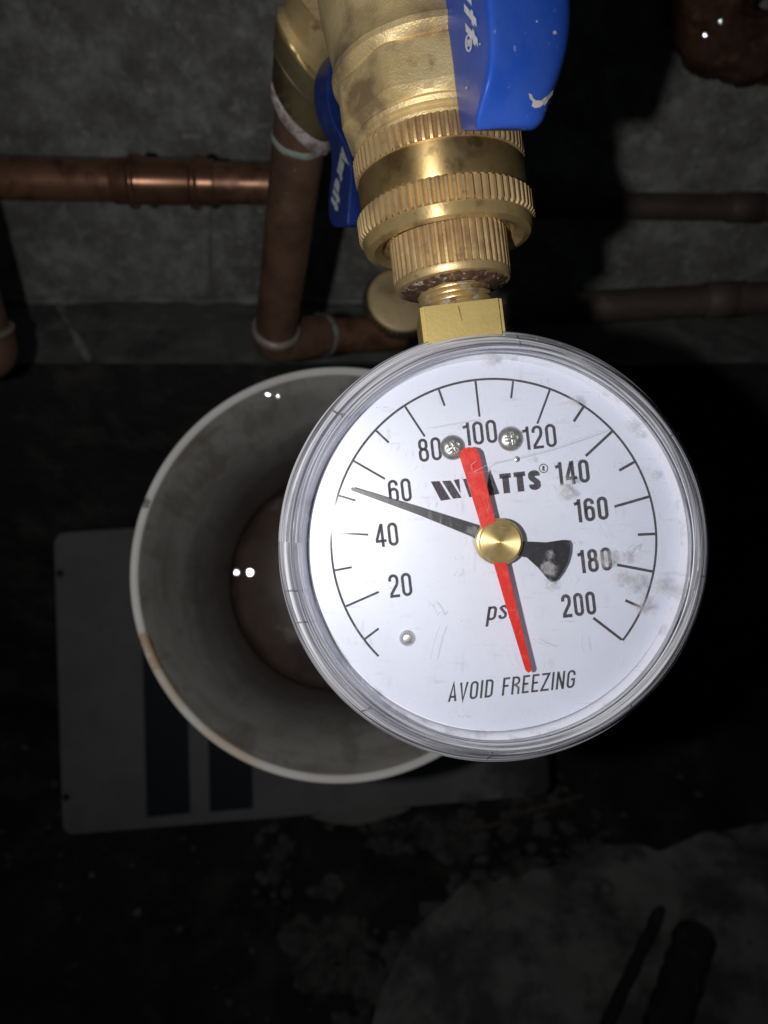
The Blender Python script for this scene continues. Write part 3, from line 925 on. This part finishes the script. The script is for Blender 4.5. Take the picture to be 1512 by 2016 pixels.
def grip(name, rows, frac, mat, parent, back=14, lvl=2):
    """blue lever sleeve. rows: v, uL, uC, uR, dL, dC, dR"""
    bm = bmesh.new()
    rings = []
    for (v, uL, uC, uR, dL, dC, dR) in rows:
        s = []
        if back > 10: uL, uR = uL - 7, uR + 5
        L, C, Rr = P(uL, v, dL), P(uC, v, dC), P(uR, v, dR)
        n = -FW
        s.append(P(uL + 4, v, dL + 1.6))
        s.append(L)
        s.append(L.lerp(C, .12)); s.append(L.lerp(C, .5)); s.append(L.lerp(C, .90)); s.append(C)
        s.append(C.lerp(Rr, .12) + n * .0002); s.append(C.lerp(Rr, .5) + n * .0009); s.append(C.lerp(Rr, .85) + n * .0008)
        s.append(Rr)
        s.append(P(uR - 2, v, dR + 4))
        s.append(P(uR - 60 if back > 10 else uR - 20, v, dR + back * .6))
        rings.append([bm.verts.new(q) for q in s])
    k = len(rings[0])
    for a, b in zip(rings, rings[1:]):
        for i in range(k): bm.faces.new((a[i], a[(i + 1) % k], b[(i + 1) % k], b[i]))
    md_cr = rings[-1]
    for ring in (rings[0], rings[-1]):
        c = bm.verts.new(sum((q.co for q in ring), Vector()) / k)
        for i in range(k): bm.faces.new((c, ring[i], ring[(i + 1) % k]))
    inv = parent.matrix_world.inverted()
    bmesh.ops.transform(bm, matrix=inv, verts=bm.verts)
    o = from_bm(name, bm, mat=mat, parent=parent, angle=180)
    md = o.modifiers.new("round", 'SUBSURF'); md.levels = lvl; md.render_levels = lvl
    return o

bpy.context.view_layer.update()
front_rows = [(-130, 868, 950, 1106, 122, 106, 114), (-60, 874, 956, 1116, 122, 106, 114), (0, 880, 962, 1121, 122, 106, 114), (60, 887, 968, 1121, 122, 106, 114), (120, 896, 968, 1110, 122, 106, 114),
              (170, 902, 957, 1092, 122, 107, 114), (210, 907, 944, 1076, 122, 109, 114), (234, 911, 938, 1070, 121, 110, 114), (248, 913, 938, 1060, 121, 111, 114), (255, 915, 939, 1050, 120.5, 111.5, 114.5), (258, 916, 940, 1046, 120.5, 112, 114.5)]
hd = grip("lever_grip", front_rows, .5, M_blue, fv)
hd.data.materials[0] = M_blue
M_spot = pbr("dried_paint", (.62, .58, .52), .7, 0, [((.4, .38, .4), 900, .5, .6, .6)])
def drape(name, polys_uv, obj, mat, lift=.00012):
    """lay a flat outline (pixel coordinates) onto the surface of obj, as print or a dried splash"""
    dg = bpy.context.evaluated_depsgraph_get()
    ev = obj.evaluated_get(dg)
    me = ev.to_mesh()
    mw = obj.matrix_world.copy()
    bvh = BVHTree.FromPolygons([mw @ v.co for v in me.vertices], [list(p.vertices) for p in me.polygons])
    ev.to_mesh_clear()
    V, F = polys_uv
    out = []
    for u, v in V:
        d = (P(u, v, 1000) - CAM).normalized()
        h = bvh.ray_cast(CAM, d)
        q = h[0] + h[1] * lift * (1 if h[1].dot(d) < 0 else -1) if h[0] else P(u, v, 110)
        out.append(mw.inverted() @ q)
    m2 = bpy.data.meshes.new(name)
    m2.from_pydata(out, [], F)
    return link(name, m2, mat=mat, parent=obj, smooth=False)
bpy.context.view_layer.update()
# lettering that reads down the narrow side of the grip: "att" and a registered sign
def grip_text(s, u0, v0, u1, v1, across, t=.2, slant=.35, gap=.1):
    V, F, W = text_polys(s, t, gap, slant)
    d = Vector((u1 - u0, v1 - v0)); L = d.length; d.normalize()
    n = Vector((1, 0))
    return [(u0 + d.x * x / W * L + n.x * y * across, v0 + d.y * x / W * L) for x, y in V], F
drape("lettering", grip_text("att", 911, -48, 919, 68, 22, t=.19, slant=.35), hd, M_white_print)
V, F = [], []
vs, fs = stroke([(924 + 5.2 * math.cos(i * math.pi / 10), 85 + 16 * math.sin(i * math.pi / 10)) for i in range(20)], True, 3.2)
V += [(q.x, q.y) for q in vs]; F += fs
tv, tf, W = text_polys("R", .22)
o = len(V)
V += [(921.5 + y * 5.5, 78 + x / W * 14) for x, y in tv]; F += [tuple(o + k for k in f) for f in tf]
drape("registered_sign", (V, F), hd, M_white_print)
sp = [(1040, 184), (1046, 186), (1048, 193), (1054, 198), (1064, 198), (1075, 190), (1083, 182), (1088, 176), (1086, 186), (1078, 196), (1072, 207), (1068, 206), (1062, 211), (1052, 213), (1046, 209), (1048, 200), (1042, 194)]
drape("paint_splash", (sp, [tuple(range(len(sp)))]), hd, M_spot)
for (u, v, r) in ((1091, 65, 4), (946, 87, 2), (920, 173, 2.6), (1056, 43, 2)):
    drape("paint_speck", ([(u + r * math.cos(i * .7854), v + r * math.sin(i * .7854)) for i in range(8)], [tuple(range(8))]), hd, M_spot)

# ---- second valve behind, on the copper riser
A, B = P(632, -70, 186), P(543, 655, 300)
RF = axis_frame(A, B)
LEN = (A - B).length / MM
def vpos(v):
    """distance along the riser (mm, negative) of the axis point seen at row v"""
    best = min(range(0, 400), key=lambda i: abs((1008 - FPX * (A.lerp(B, i / 399) - CAM).dot(UP) / (A.lerp(B, i / 399) - CAM).dot(FW)) - v))
    return -best / 399 * LEN
bv = empty("ball_valve", RF, "smaller weathered brass valve with dull blue lever behind the front valve", "valve")
a0, a1, a2, a3 = vpos(-60), vpos(55), vpos(105), vpos(172)
part("valve_body", shear(lathe([(0, a0 + 30), (9.5, a0 + 30), (9.5, a0 + 10), (9.6, a0), (7.6, a0 - 3), (7.2, a1 + 3.5), (8.9, a1 + 1.6)], 96, 'y'), .72, -8), M_brass_cast, bv)
part("socket_bead", shear(lathe([(7.5, a1 + 1.7), (8.6, a1 + 1.7), (9.1, a1 + .9), (9.2, a1), (9.0, a1 - .5)], 96, 'y'), .72, -8), M_brass_new, bv)
part("socket", shear(lathe([(9.0, a1 - .3), (9.1, a1 - 1), (9.05, a2), (9.25, a2 - .3), (9.25, a2 - .8), (8.9, a2 - 1.2), (8.8, a3), (8.4, a3 - .6), (7.5, a3 - .6)], 96, 'y'), .72, -8), M_brass_old, bv)
bpy.context.view_layer.update()
back_rows = [(104, 655, 660, 672, 196, 190, 192), (118, 638, 650, 675, 194, 186, 190), (140, 621, 645, 676, 193, 184, 190), (180, 615, 643, 676, 192, 183, 190), (225, 620, 648, 680, 192, 183, 190), (256, 632, 662, 690, 192, 183, 190),
             (285, 651, 682, 703, 198, 184, 190), (330, 653, 693, 712, 200, 184, 190), (380, 646, 689, 714, 200, 185, 190), (425, 645, 684, 716, 200, 186, 190), (442, 652, 684, 716, 199, 187, 191), (448, 656, 684, 714, 197, 188, 191)]
hb = grip("lever_grip", back_rows, .5, M_blue2, bv, back=8)
bpy.context.view_layer.update()
drape("lettering", grip_text("Amratt", 674, 288, 652, 398, 17, t=.22, slant=.5, gap=.02), hb, M_white_print)

riser = empty("copper_riser", RF, "tarnished brown copper riser pipe running down from the rear valve to an elbow", "pipe")
def rpart(name, prof, mat, seg=72, rough=0, sh=0):
    bm = lathe(prof, seg, 'y')
    if sh: shear(bm, sh, -8)
    if rough:
        for v in bm.verts: v.co += Vector((noise.noise(v.co * 260), noise.noise(v.co * 260 + Vector((9, 0, 0))), noise.noise(v.co * 260 + Vector((0, 9, 0))))) * rough
    return part(name, bm, mat, riser, angle=60)
e0 = -LEN
rpart("pipe", [(7.95, vpos(172))] + [(7.95, vpos(180) + (e0 - vpos(180)) * i / 20) for i in range(21)], M_copper_riser)
rpart("putty_ring", [(7.9, a3 - .2), (8.6, a3 - .8), (8.9, a3 - 1.6), (8.75, a3 - 4.2), (8.1, a3 - 5.0), (7.9, a3 - 5.4)], M_putty, 96, .0005, .72)
s1 = vpos(268)
rpart("flux_ring", [(7.9, s1 + .4), (8.35, s1), (8.45, s1 - 1.2), (8.2, s1 - 1.8), (7.9, s1 - 2.0)], M_flux, 96, .0003)
rpart("solder_ring", [(8.0, e0 + 3.4), (9.3, e0 + 2.9), (9.7, e0 + 1.6), (9.5, e0 + .6), (8, e0 + .2)], M_solder, 96, .00035)
# elbow and cross pipe
def wtube(name, pts, rad, mat, parent, seg=40, caps=True, angle=60):
    bm = tube(pts, rad, seg, caps=caps)
    bmesh.ops.transform(bm, matrix=parent.matrix_world.inverted(), verts=bm.verts)
    return from_bm(name, bm, mat=mat, parent=parent, angle=angle)
bpy.context.view_layer.update()
ax = (B - A).normalized()
E0 = B - ax * .002
E1 = B + ax * .0055
E2 = P(650, 660, 322)
epts = fillet([E0, E1, P(632, 660, 320)], .0055, 10)
wtube("elbow", epts, 8.6 * MM, M_copper_riser, riser)
wtube("cross_pipe", [P(610, 661, 319), P(700, 660, 328), P(790, 658, 336)], 7.3 * MM, M_copper, riser)
bm = tube([P(620, 660, 320), P(623, 660, 320.3), P(636, 660, 321.5), P(650, 660, 322.8), P(654, 660, 323.2)], [7.6 * MM, 8.9 * MM, 9.0 * MM, 8.2 * MM, 7.4 * MM], 48)
for v in bm.verts: v.co += Vector((noise.noise(v.co * 300), 0, noise.noise(v.co * 300 + Vector((3, 3, 3))))) * .0005
bmesh.ops.transform(bm, matrix=riser.matrix_world.inverted(), verts=bm.verts)
from_bm("patina_band", bm, mat=M_flux, parent=riser, angle=60)

# round brass cap on the end of the cross pipe
CF = frame(790, 589, 322, 6) @ Matrix.Rotation(R(13), 4, 'Y') @ Matrix.Rotation(R(-10), 4, 'X')
cap = empty("brass_cap", CF, "round flat brass hose cap facing the viewer behind the hex stem", "cap")
part("cap_face", lathe([(0, .1), (13.2, 0), (13.8, -.4), (14.1, -1.2)], 96), M_cap, cap)
part("knurled_rim", lathe([(13.2, -.9), (14.2, -1.2, 0), (15.2, -2.2, 1.0), (15.3, -7, 1.0), (14.6, -8, 0), (11, -8.2), (0, -8.2)], 0, teeth=44), M_brass_old, cap, angle=28)

# horizontal copper pipe with coupling
hp0, hp1 = P(-120, 349, 300), P(620, 364, 312)
HF = axis_frame(hp1, hp0)
HL = (hp1 - hp0).length / MM
hp = empty("copper_pipe", HF, "shiny copper pipe running level across the wall with a beaded coupling", "pipe")
def upos(u):
    best = min(range(400), key=lambda i: abs(756 + FPX * (hp1.lerp(hp0, i / 399) - CAM).dot(RX) / (hp1.lerp(hp0, i / 399) - CAM).dot(FW) - u))
    return -best / 399 * HL
yv = (hp1 - hp0).normalized(); zv = UP.cross(yv); zv.normalize()
HF = Matrix.Translation(hp1) @ Matrix((yv.cross(zv), yv, zv)).transposed().to_4x4()
hp.matrix_world = HF
bpy.context.view_layer.update()
part("pipe", lathe([(7.95, 0), (7.95, -HL)], 72, 'y'), M_copper, hp)
q0, q1, b0, b1 = upos(222), upos(424), upos(264), upos(384)
part("coupling", lathe([(7.9, q1 + .2), (8.6, q1), (8.75, q1 - .5), (8.75, b1 + 1.9), (8.85, b1 + 1.6), (10.1, b1 + .9), (10.4, b1), (10.1, b1 - .9), (8.8, b1 - 1.6), (8.8, b0 + 1.9), (8.9, b0 + 1.5), (10.2, b0 + .9), (10.5, b0), (10.1, b0 - .9), (8.8, b0 - 1.7), (8.75, q0 + .5), (8.6, q0), (7.9, q0 - .2)], 96, 'y'), M_copper_bright, hp, angle=50)
for bb, nm in ((b0, 0), (b1, 1)):       # drips of solder at top and bottom of the beads
    for sg in (1, -1):
        bm = bmesh.new()
        bmesh.ops.create_icosphere(bm, subdivisions=2, radius=1.5 * MM)
        bmesh.ops.scale(bm, vec=(.8 if sg > 0 else .7, 1.5, 1), verts=bm.verts)
        xx = HF.to_3x3().inverted() @ UP
        bmesh.ops.translate(bm, verts=bm.verts, vec=xx * (sg * 9.9 * MM) + Vector((0, (bb + .6) * MM, 0)))
        part("solder_drip", bm, M_copper_crust, hp)

# stub pipe at the left edge
L0, L1 = P(-75, 470, 282), P(-18, 668, 305)
lp = empty("copper_elbow", axis_frame(L0, L1), "brown copper elbow with a pale solder ring cut off by the left edge", "pipe")
bpy.context.view_layer.update()
ax2 = (L1 - L0).normalized()
wtube("pipe", [L0 - ax2 * .04, L1], 7.95 * MM, M_copper_riser, lp)
wtube("elbow", fillet([L1 - ax2 * .004, L1 + ax2 * .008, P(-75, 706, 308), P(-160, 712, 308)], .009), 9.2 * MM, M_copper_riser, lp)
wtube("solder_ring", [L1 - ax2 * .0052, L1 - ax2 * .0046, L1 - ax2 * .0038, L1 - ax2 * .0030], [8.0 * MM, 9.9 * MM, 10.0 * MM, 9.0 * MM], M_solder, lp)

# two dusty pipes on the wall at the right
def wall_pipe(p, q, r, label, uj):
    o = empty("wall_pipe", Matrix.Translation(p), label, "pipe", "dusty copper pipes along the wall on the right")
    bpy.context.view_layer.update()
    wtube("pipe", [p, q], r, M_copper_far, o)
    a = p.lerp(q, uj); b = p.lerp(q, uj + .10)
    wtube("coupling", [a, a.lerp(b, .05), a.lerp(b, .95), b], [r * .99, r * 1.15, r * 1.15, r * .99], M_copper_far, o)
wall_pipe(P(940, 402, 425), P(1620, 411, 425), .0071, "upper of the two dusty copper pipes on the wall at right", .72)
wall_pipe(P(1000, 613, 385), P(1620, 580, 385), .0079, "lower of the two dusty copper pipes on the wall at right", .62)

# corroded fitting top right
cpts = fillet([P(1400, -160, 330), P(1398, 70, 350), P(1470, 105, 345), P(1640, 50, 335)], .02, 12)
dense = []
for a, b in zip(cpts, cpts[1:]):
    n = max(1, int((b - a).length / .0012))
    dense += [a.lerp(b, i / n) for i in range(n)]
dense.append(cpts[-1])
bm = tube(dense, [.0165 + .0025 * math.sin(i * .09) for i in range(len(dense))], 64)
for v in bm.verts:
    v.co += Vector((noise.noise(v.co * 90), noise.noise(v.co * 90 + Vector((7, 0, 0))), noise.noise(v.co * 90 + Vector((0, 7, 0))))) * .0030 + Vector((noise.noise(v.co * 330), noise.noise(v.co * 330 + Vector((7, 0, 0))), noise.noise(v.co * 330 + Vector((0, 7, 0))))) * .0014
cf = world_obj("corroded_pipe_elbow", bm, M_copper_crust, angle=80)
tag(cf, "lumpy dark brown corroded pipe elbow hanging in the top right corner", "pipe")
def drop(u, v, d, r, label, sx=1.0, grp=None):
    # a flattened bead whose face is turned half way between the eye and the flash
    c = P(u, v, d - .7)
    n = ((CAM - c).normalized() + (lo.matrix_world.translation - c).normalized()).normalized()
    r *= .75
    cap_ = r * r / (2 * (30.0 if d < 360 else 70.0))
    bm = lathe([(0, cap_), (r * .35, cap_ * .88), (r * .7, cap_ * .5), (r * .92, .02), (r, -.25), (r * .9, -.8), (0, -1.0)], 32)
    bmesh.ops.transform(bm, matrix=Matrix.Translation(c) @ n.to_track_quat('Z', 'Y').to_matrix().to_4x4(), verts=bm.verts)
    o = world_obj("water_drop", bm, M_water, angle=60)
    tag(o, label, "water drop", grp)
bpy.context.view_layer.update()
def surf_depth(u, v, objs):
    dg = bpy.context.evaluated_depsgraph_get()
    h = SC.ray_cast(dg, CAM, (P(u, v, 1000) - CAM).normalized())
    return ((h[1] - CAM).dot(FW)) / MM if h[0] else 340
for u, v, l in ((1418, 43, "upper water drop glinting on the corroded brown elbow"), (1388, 70, "lower water drop glinting on the corroded brown elbow")):
    drop(u, v, surf_depth(u, v, None), 1.0, l)

# ================================================================== GREY STANDPIPE
C0 = P(672, 1121, 211)
CIN = (P(672, 1121, 211) - CAM)
far = P(668, 1144, 400)
axd = (far - C0).normalized()
z_ = -axd
x_ = (RX - z_ * RX.dot(z_)).normalized()
y_ = z_.cross(x_)
PF = Matrix.Translation(C0) @ Matrix((x_, y_, z_)).transposed().to_4x4()
PF0 = Matrix.Translation(C0) @ Matrix((RX, UP, -FW)).transposed().to_4x4()
spl = empty("grey_standpipe", PF, "wide open grey plastic pipe with a rust mark on its rim behind the gauge", "pipe")
prof = [(57.2, -190), (57.3, -20), (57.3, -1.2), (56.9, -.3), (56.4, 0), (55.6, 0), (55.0, -.4), (54.7, -1.4), (54.6, -30), (54.6, -190)]
# local pixel-to-rim helper for the rust and crack marks
def pl(u, v, d):
    q = P(u, v, 1000) - CAM
    n = PF.to_3x3() @ Vector((0, 0, 1))
    return tuple(PF.inverted() @ (CAM + q * ((C0 - CAM).dot(n) / q.dot(n))))
def pvc_mat():
    m = pbr("grey_pvc_pipe", (.72, .71, .68), .42, 0, [((.50, .485, .455), 30, .44, .60, .8), ((.24, .17, .12), 32, .56, .72, .6), ((.16, .13, .11), 230, .65, .72, .6), ((.34, .30, .25), 120, .52, .64, .6, (1, 1, .18))],
            [(500, .1, .0001)], spots=[(pl(296, 1268, 212), .0042, (.38, .17, .05), 1), (pl(316, 1310, 212), .0040, (.36, .20, .08), 1), (pl(350, 1350, 212), .006, (.34, .27, .2), .7), (pl(288, 1000, 212), .0022, (.14, .13, .12), .8), (pl(470, 1440, 212), .01, (.36, .28, .21), .6)], spec=.3)
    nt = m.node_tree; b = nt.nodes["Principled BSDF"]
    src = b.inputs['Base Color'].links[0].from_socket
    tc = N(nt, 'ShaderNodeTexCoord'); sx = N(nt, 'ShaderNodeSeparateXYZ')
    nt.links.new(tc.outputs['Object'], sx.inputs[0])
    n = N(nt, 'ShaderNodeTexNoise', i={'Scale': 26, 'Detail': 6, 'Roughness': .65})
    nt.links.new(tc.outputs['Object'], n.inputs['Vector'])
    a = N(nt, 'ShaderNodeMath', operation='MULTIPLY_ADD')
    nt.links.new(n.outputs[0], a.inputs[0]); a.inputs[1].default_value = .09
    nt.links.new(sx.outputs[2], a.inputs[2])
    r = N(nt, 'ShaderNodeMapRange', i={1: -.012, 2: -.085, 3: 0, 4: 1})     # shade deep in the pipe, painted into the wall colour
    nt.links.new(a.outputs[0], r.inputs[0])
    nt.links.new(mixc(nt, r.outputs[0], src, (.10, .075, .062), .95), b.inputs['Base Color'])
    return m
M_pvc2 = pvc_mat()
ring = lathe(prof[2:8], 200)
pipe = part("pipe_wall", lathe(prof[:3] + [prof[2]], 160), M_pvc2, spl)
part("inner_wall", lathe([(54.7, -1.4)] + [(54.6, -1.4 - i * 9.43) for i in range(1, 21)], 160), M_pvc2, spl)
rim = part("rim", lathe([(57.3, -1.2), (57.1, -.4), (56.6, 0), (55.4, 0), (54.9, -.4), (54.7, -1.4)], 200), pbr("worn_pvc_edge", (.52, .51, .49), .5, 0, [((.48, .46, .43), 60, .45, .62, .7)], [(500, .2, .0002)],
      spots=[(pl(292, 1262, 211), .0036, (.34, .19, .09), .85), (pl(310, 1300, 211), .0038, (.36, .23, .12), .8), (pl(345, 1350, 211), .007, (.46, .38, .28), .8), (pl(287, 990, 211), .0018, (.12, .11, .10), .9), (pl(470, 1447, 211), .012, (.48, .38, .28), .7)]), spl)
# domed clean-out plug at the far end
bm = lathe([(54.6, -190), (53.4, -189.6), (53.2, -186), (52.6, -184.6), (50, -183.6), (34, -181), (18, -179.5), (0, -179)], 96)
for v in bm.verts: v.co.z += .0006 * noise.noise(v.co * 60)
part("drain_bottom", bm, M_dirtwater, spl, angle=70)
bpy.context.view_layer.update()
for u, v, r, l in ((527, 777, 1.0, "left of two water drops near the top inside the grey pipe"), (547, 780, .8, "right of two water drops near the top inside the grey pipe"),
                   (466, 1127, 1.9, "left of two bright water drops deep inside the grey pipe"), (492, 1127, 2.2, "right of two bright water drops deep inside the grey pipe")):
    drop(u, v, surf_depth(u, v, None) - r * .5, r, l)

# ================================================================== GREY PANEL WITH SLOTS
PD = 520
k = FPX / PD
NF = frame(107, 1045, PD, 0)
bx = empty("slotted_plastic_box", NF, "flat grey plastic box with two black slots lying behind the grey pipe", "box")
def nl(u, v): return ((u - 107) / FPX * PD, (1045 - v) / FPX * PD)
def rounded(pts, r, n=5):
    out = []
    m = len(pts)
    for i in range(m):
        a, b, c = Vector(pts[i - 1]), Vector(pts[i]), Vector(pts[(i + 1) % m])
        s = b + (a - b).normalized() * r; e = b + (c - b).normalized() * r
        for j in range(n + 1):
            t = j / n
            q = s.lerp(b, t).lerp(b.lerp(e, t), t)
            out.append((q.x, q.y))
    return out
outl = rounded([nl(104, 1050), nl(1040, 990), nl(1085, 1566), nl(122, 1646)], 9)
M_face = pbr("grimy_shaded_plastic", (.25, .25, .255), .55, 0, [((.18, .175, .165), 30, .45, .62, .5), ((.10, .10, .1), 500, .68, .72, .7)], [(900, .1, .0001)],
      spots=[((nl(1090, 1560)[0] * MM, nl(1090, 1560)[1] * MM, 0), .036, (.05, .048, .046), .95), ((nl(1020, 1480)[0] * MM, nl(1020, 1480)[1] * MM, 0), .03, (.06, .058, .056), .8), ((nl(930, 1585)[0] * MM, nl(930, 1585)[1] * MM, 0), .012, (.08, .078, .076), .6)])  # dark spots paint the gauge's shadow onto the right end
part("panel", prism(outl, -45, 0, 1.6), M_face, bx)
inl = rounded([nl(112, 1058), nl(1032, 1000), nl(1074, 1545), nl(130, 1622)], 7)
part("raised_face", prism(inl, -.2, 1.2, .6), M_face, bx)
part("slot", prism([nl(276, 1048), nl(362, 1043), nl(376, 1600), nl(290, 1608)], .5, 1.35, .1), M_slot, bx)
part("slot", prism([nl(402, 1040), nl(486, 1035), nl(499, 1590), nl(414, 1598)], .5, 1.35, .1), M_slot, bx)
for u, v in ((120, 1128), (132, 1568)):
    x, y = nl(u, v)
    part("screw_hole", lathe([(0, 1.3), (2.0, 1.35), (2.6, 1.25)], 20, center=(x, y)), M_slot, bx)

# ================================================================== FLOOR DEBRIS
def floorhit(u, v, h=0.0):
    d = P(u, v, 1000) - CAM
    return CAM + d * ((h - CAM.z) / d.z)
rnd = random.Random(5)
def rock_bm(c, sx, sy, sz, seed, bm=None, sub=3):
    b2 = bmesh.new()
    bmesh.ops.create_icosphere(b2, subdivisions=sub, radius=1)
    for v in b2.verts:
        p = v.co.copy()
        k = 1 + .5 * noise.noise(p * 1.3 + Vector((seed, 0, 0))) + .08 * noise.noise(p * 9 + Vector((seed, 3, 0))) + .22 * noise.noise(p * 4 + Vector((seed, 3, 0)))
        q = p * k
        if sub < 4: q = Vector((max(-.8, min(.85, q.x)), max(-.85, min(.8, q.y)), max(-.7, min(.75, q.z))))
        v.co = c + Vector((q.x * sx, q.y * sy, q.z * sz))
    if bm is None: return b2
    me = bpy.data.meshes.new("t"); b2.to_mesh(me); b2.free(); bm.from_mesh(me); bpy.data.meshes.remove(me)
    return bm
def rock(u, v, s, label, mat=M_rock, flat=.6, seed=0, h=0):
    c = floorhit(u, v, h)
    o = world_obj("stone", rock_bm(c, s, s * .8, s * flat, seed, None, 5), mat, angle=30)
    tag(o, label, "stone")
rock(655, 1880, .036, "pale grey stone lying left of the dusty slab", seed=3)
rock(760, 1960, .022, "small stone against the lower left edge of the dusty slab", seed=8)
rock(640, 1760, .020, "small dark stone below the grey slotted box", M_rubble, seed=12)
rock(770, 1690, .026, "flat dark stone among the rubble below the gauge", M_rubble, .35, seed=17)
rock(890, 1660, .03, "wide dark stone beneath the two thin sticks", M_rubble, .3, seed=21)
bm = bmesh.new()
for i in range(260):
    u = rnd.uniform(500, 1200); v = 1560 + rnd.random() * 240 + (u - 800) * -.12
    s = rnd.uniform(.002, .009)
    rock_bm(floorhit(u, v, 0.004), s, s * rnd.uniform(.6, 1), s * .6, i, bm, 1)
for i in range(160):
    u = rnd.uniform(-50, 1560); v = rnd.uniform(1250, 2100)
    s = rnd.uniform(.0015, .005)
    rock_bm(floorhit(u, v, 0.006), s, s * .8, s * .6, i + 300, bm, 1)
for i in range(170):
    t = rnd.random() * 3
    ed = ((720, 2010), (800, 1850), (1000, 1730), (1190, 1665))
    k = int(t); t -= k
    u = ed[k][0] * (1 - t) + ed[k + 1][0] * t + rnd.gauss(0, 22); v = ed[k][1] * (1 - t) + ed[k + 1][1] * t + rnd.gauss(0, 16)
    s = rnd.uniform(.002, .010)
    rock_bm(floorhit(u, v, 0.03), s, s * rnd.uniform(.6, 1), s * .8, i + 700, bm, 1)
tag(world_obj("rubble", bm, M_rubble, angle=30), "scattered dark rubble and gravel on the black dirt floor", "rubble", kind='stuff')
# dusty slab, lower right
def slab():
    top = [floorhit(u, v, .045) for u, v in ((700, 2130), (745, 1975), (800, 1850), (905, 1760), (1060, 1700), (1185, 1672), (1290, 1690), (1400, 1640), (1700, 1560), (1800, 2150))]
    bm = bmesh.new()
    from mathutils.geometry import intersect_point_line
    f = bm.faces.new([bm.verts.new(p) for p in top])
    r = bmesh.ops.extrude_face_region(bm, geom=[f])
    bmesh.ops.translate(bm, verts=[g for g in r['geom'] if isinstance(g, bmesh.types.BMVert)], vec=(0, 0, -.05))
    bmesh.ops.triangulate(bm, faces=bm.faces)
    bmesh.ops.subdivide_edges(bm, edges=bm.edges, cuts=14, use_grid_fill=True)
    for v in bm.verts:
        q = v.co
        cre = abs(noise.noise(q * 11)) + .5 * abs(noise.noise(q * 26 + Vector((4, 0, 0))))
        v.co.z += .022 * cre
        n = .012 * noise.noise(v.co * 8) + .006 * noise.noise(v.co * 24) + .0022 * noise.noise(v.co * 60) + .0012 * noise.noise(v.co * 110)
        v.co += Vector((n * .6, n * .6, n))
    return bm
tag(world_obj("concrete_slab", slab(), M_slab, angle=60), "broad dusty concrete slab filling the lower right of the floor", "slab")
def bar(name, uvA, uvB, wdt, thk, h, mat, label, cat):
    a, b = floorhit(*uvA, h), floorhit(*uvB, h)
    d = (b - a); L = d.length; d.normalize()
    s = d.cross(Vector((0, 0, 1))).normalized()
    bm = bmesh.new()
    rows = []
    n = 24
    for i in range(n + 1):
        p = a.lerp(b, i / n) + s * .0012 * noise.noise(Vector((i * .4, L, 0)))
        w2 = wdt / 2 * (1 + .15 * noise.noise(Vector((i * .7, 2, L)))) * (.55 if i in (0, n) else 1)
        rows.append([bm.verts.new(p + s * w2 * x + Vector((0, 0, thk / 2 * z))) for x, z in ((-1, -1), (-1, .7), (-.7, 1), (.7, 1), (1, .7), (1, -1))])
    for p, q in zip(rows, rows[1:]):
        for i in range(6): bm.faces.new((p[i], p[(i + 1) % 6], q[(i + 1) % 6], q[i]))
    bm.faces.new(rows[0]); bm.faces.new(rows[-1])
    tag(world_obj(name, bm, mat, angle=30), label, cat)
bar("stick", (905, 1642), (1008, 1614), .0030, .003, .03, M_wood, "shorter pale thin stick lying on the rubble below the gauge", "stick")
bar("stick", (985, 1612), (1150, 1566), .0035, .003, .035, M_wood, "longer thin stick lying above right of the short one", "stick")
bar("wooden_batten", (1372, 1830), (1290, 2090), .024, .020, .072, M_batten, "wide black batten lying across the dusty slab", "batten")
bar("black_rod", (1300, 1790), (1165, 2080), .007, .010, .072, M_batten, "thin black rod lying left of the wide batten on the slab", "rod")
# pale scrap tucked under the box
sc = empty("plastic_scrap", frame(700, 1610, 545), "pale curved sliver of plastic under the edge of the grey box", "scrap")
def sl(u, v): return ((u - 700) / FPX * 545, (1610 - v) / FPX * 545)
part("sliver", prism([sl(608, 1608), sl(660, 1598), sl(740, 1590), sl(812, 1590), sl(790, 1602), sl(740, 1618), sl(700, 1626), sl(655, 1622)], -1.5, 0, .4), M_scrap, sc)
# tiny pale chips catching the flash
for i, (u, v, l) in enumerate(((180, 1722, "tiny pale chip on the black dirt below the box's left end"), (270, 1795, "tiny bluish chip second from left on the black dirt"), (1195, 1745, "small pale shard standing on the top edge of the slab"),
                               (955, 1815, "small pale triangular shard on the left part of the slab"), (8, 1375, "tiny white chip at the left edge of the photo"), (824, 1737, "tiny white chip above the slab's left corner"))):
    s = (.003, .004, .006, .008, .0025, .003)[i]
    o = world_obj("chip", rock_bm(floorhit(u, v, .05 if i in (2, 3) else .008), s, s, s * .7, i + 50, sub=1), M_scrap, angle=20)
    tag(o, l, "chip")
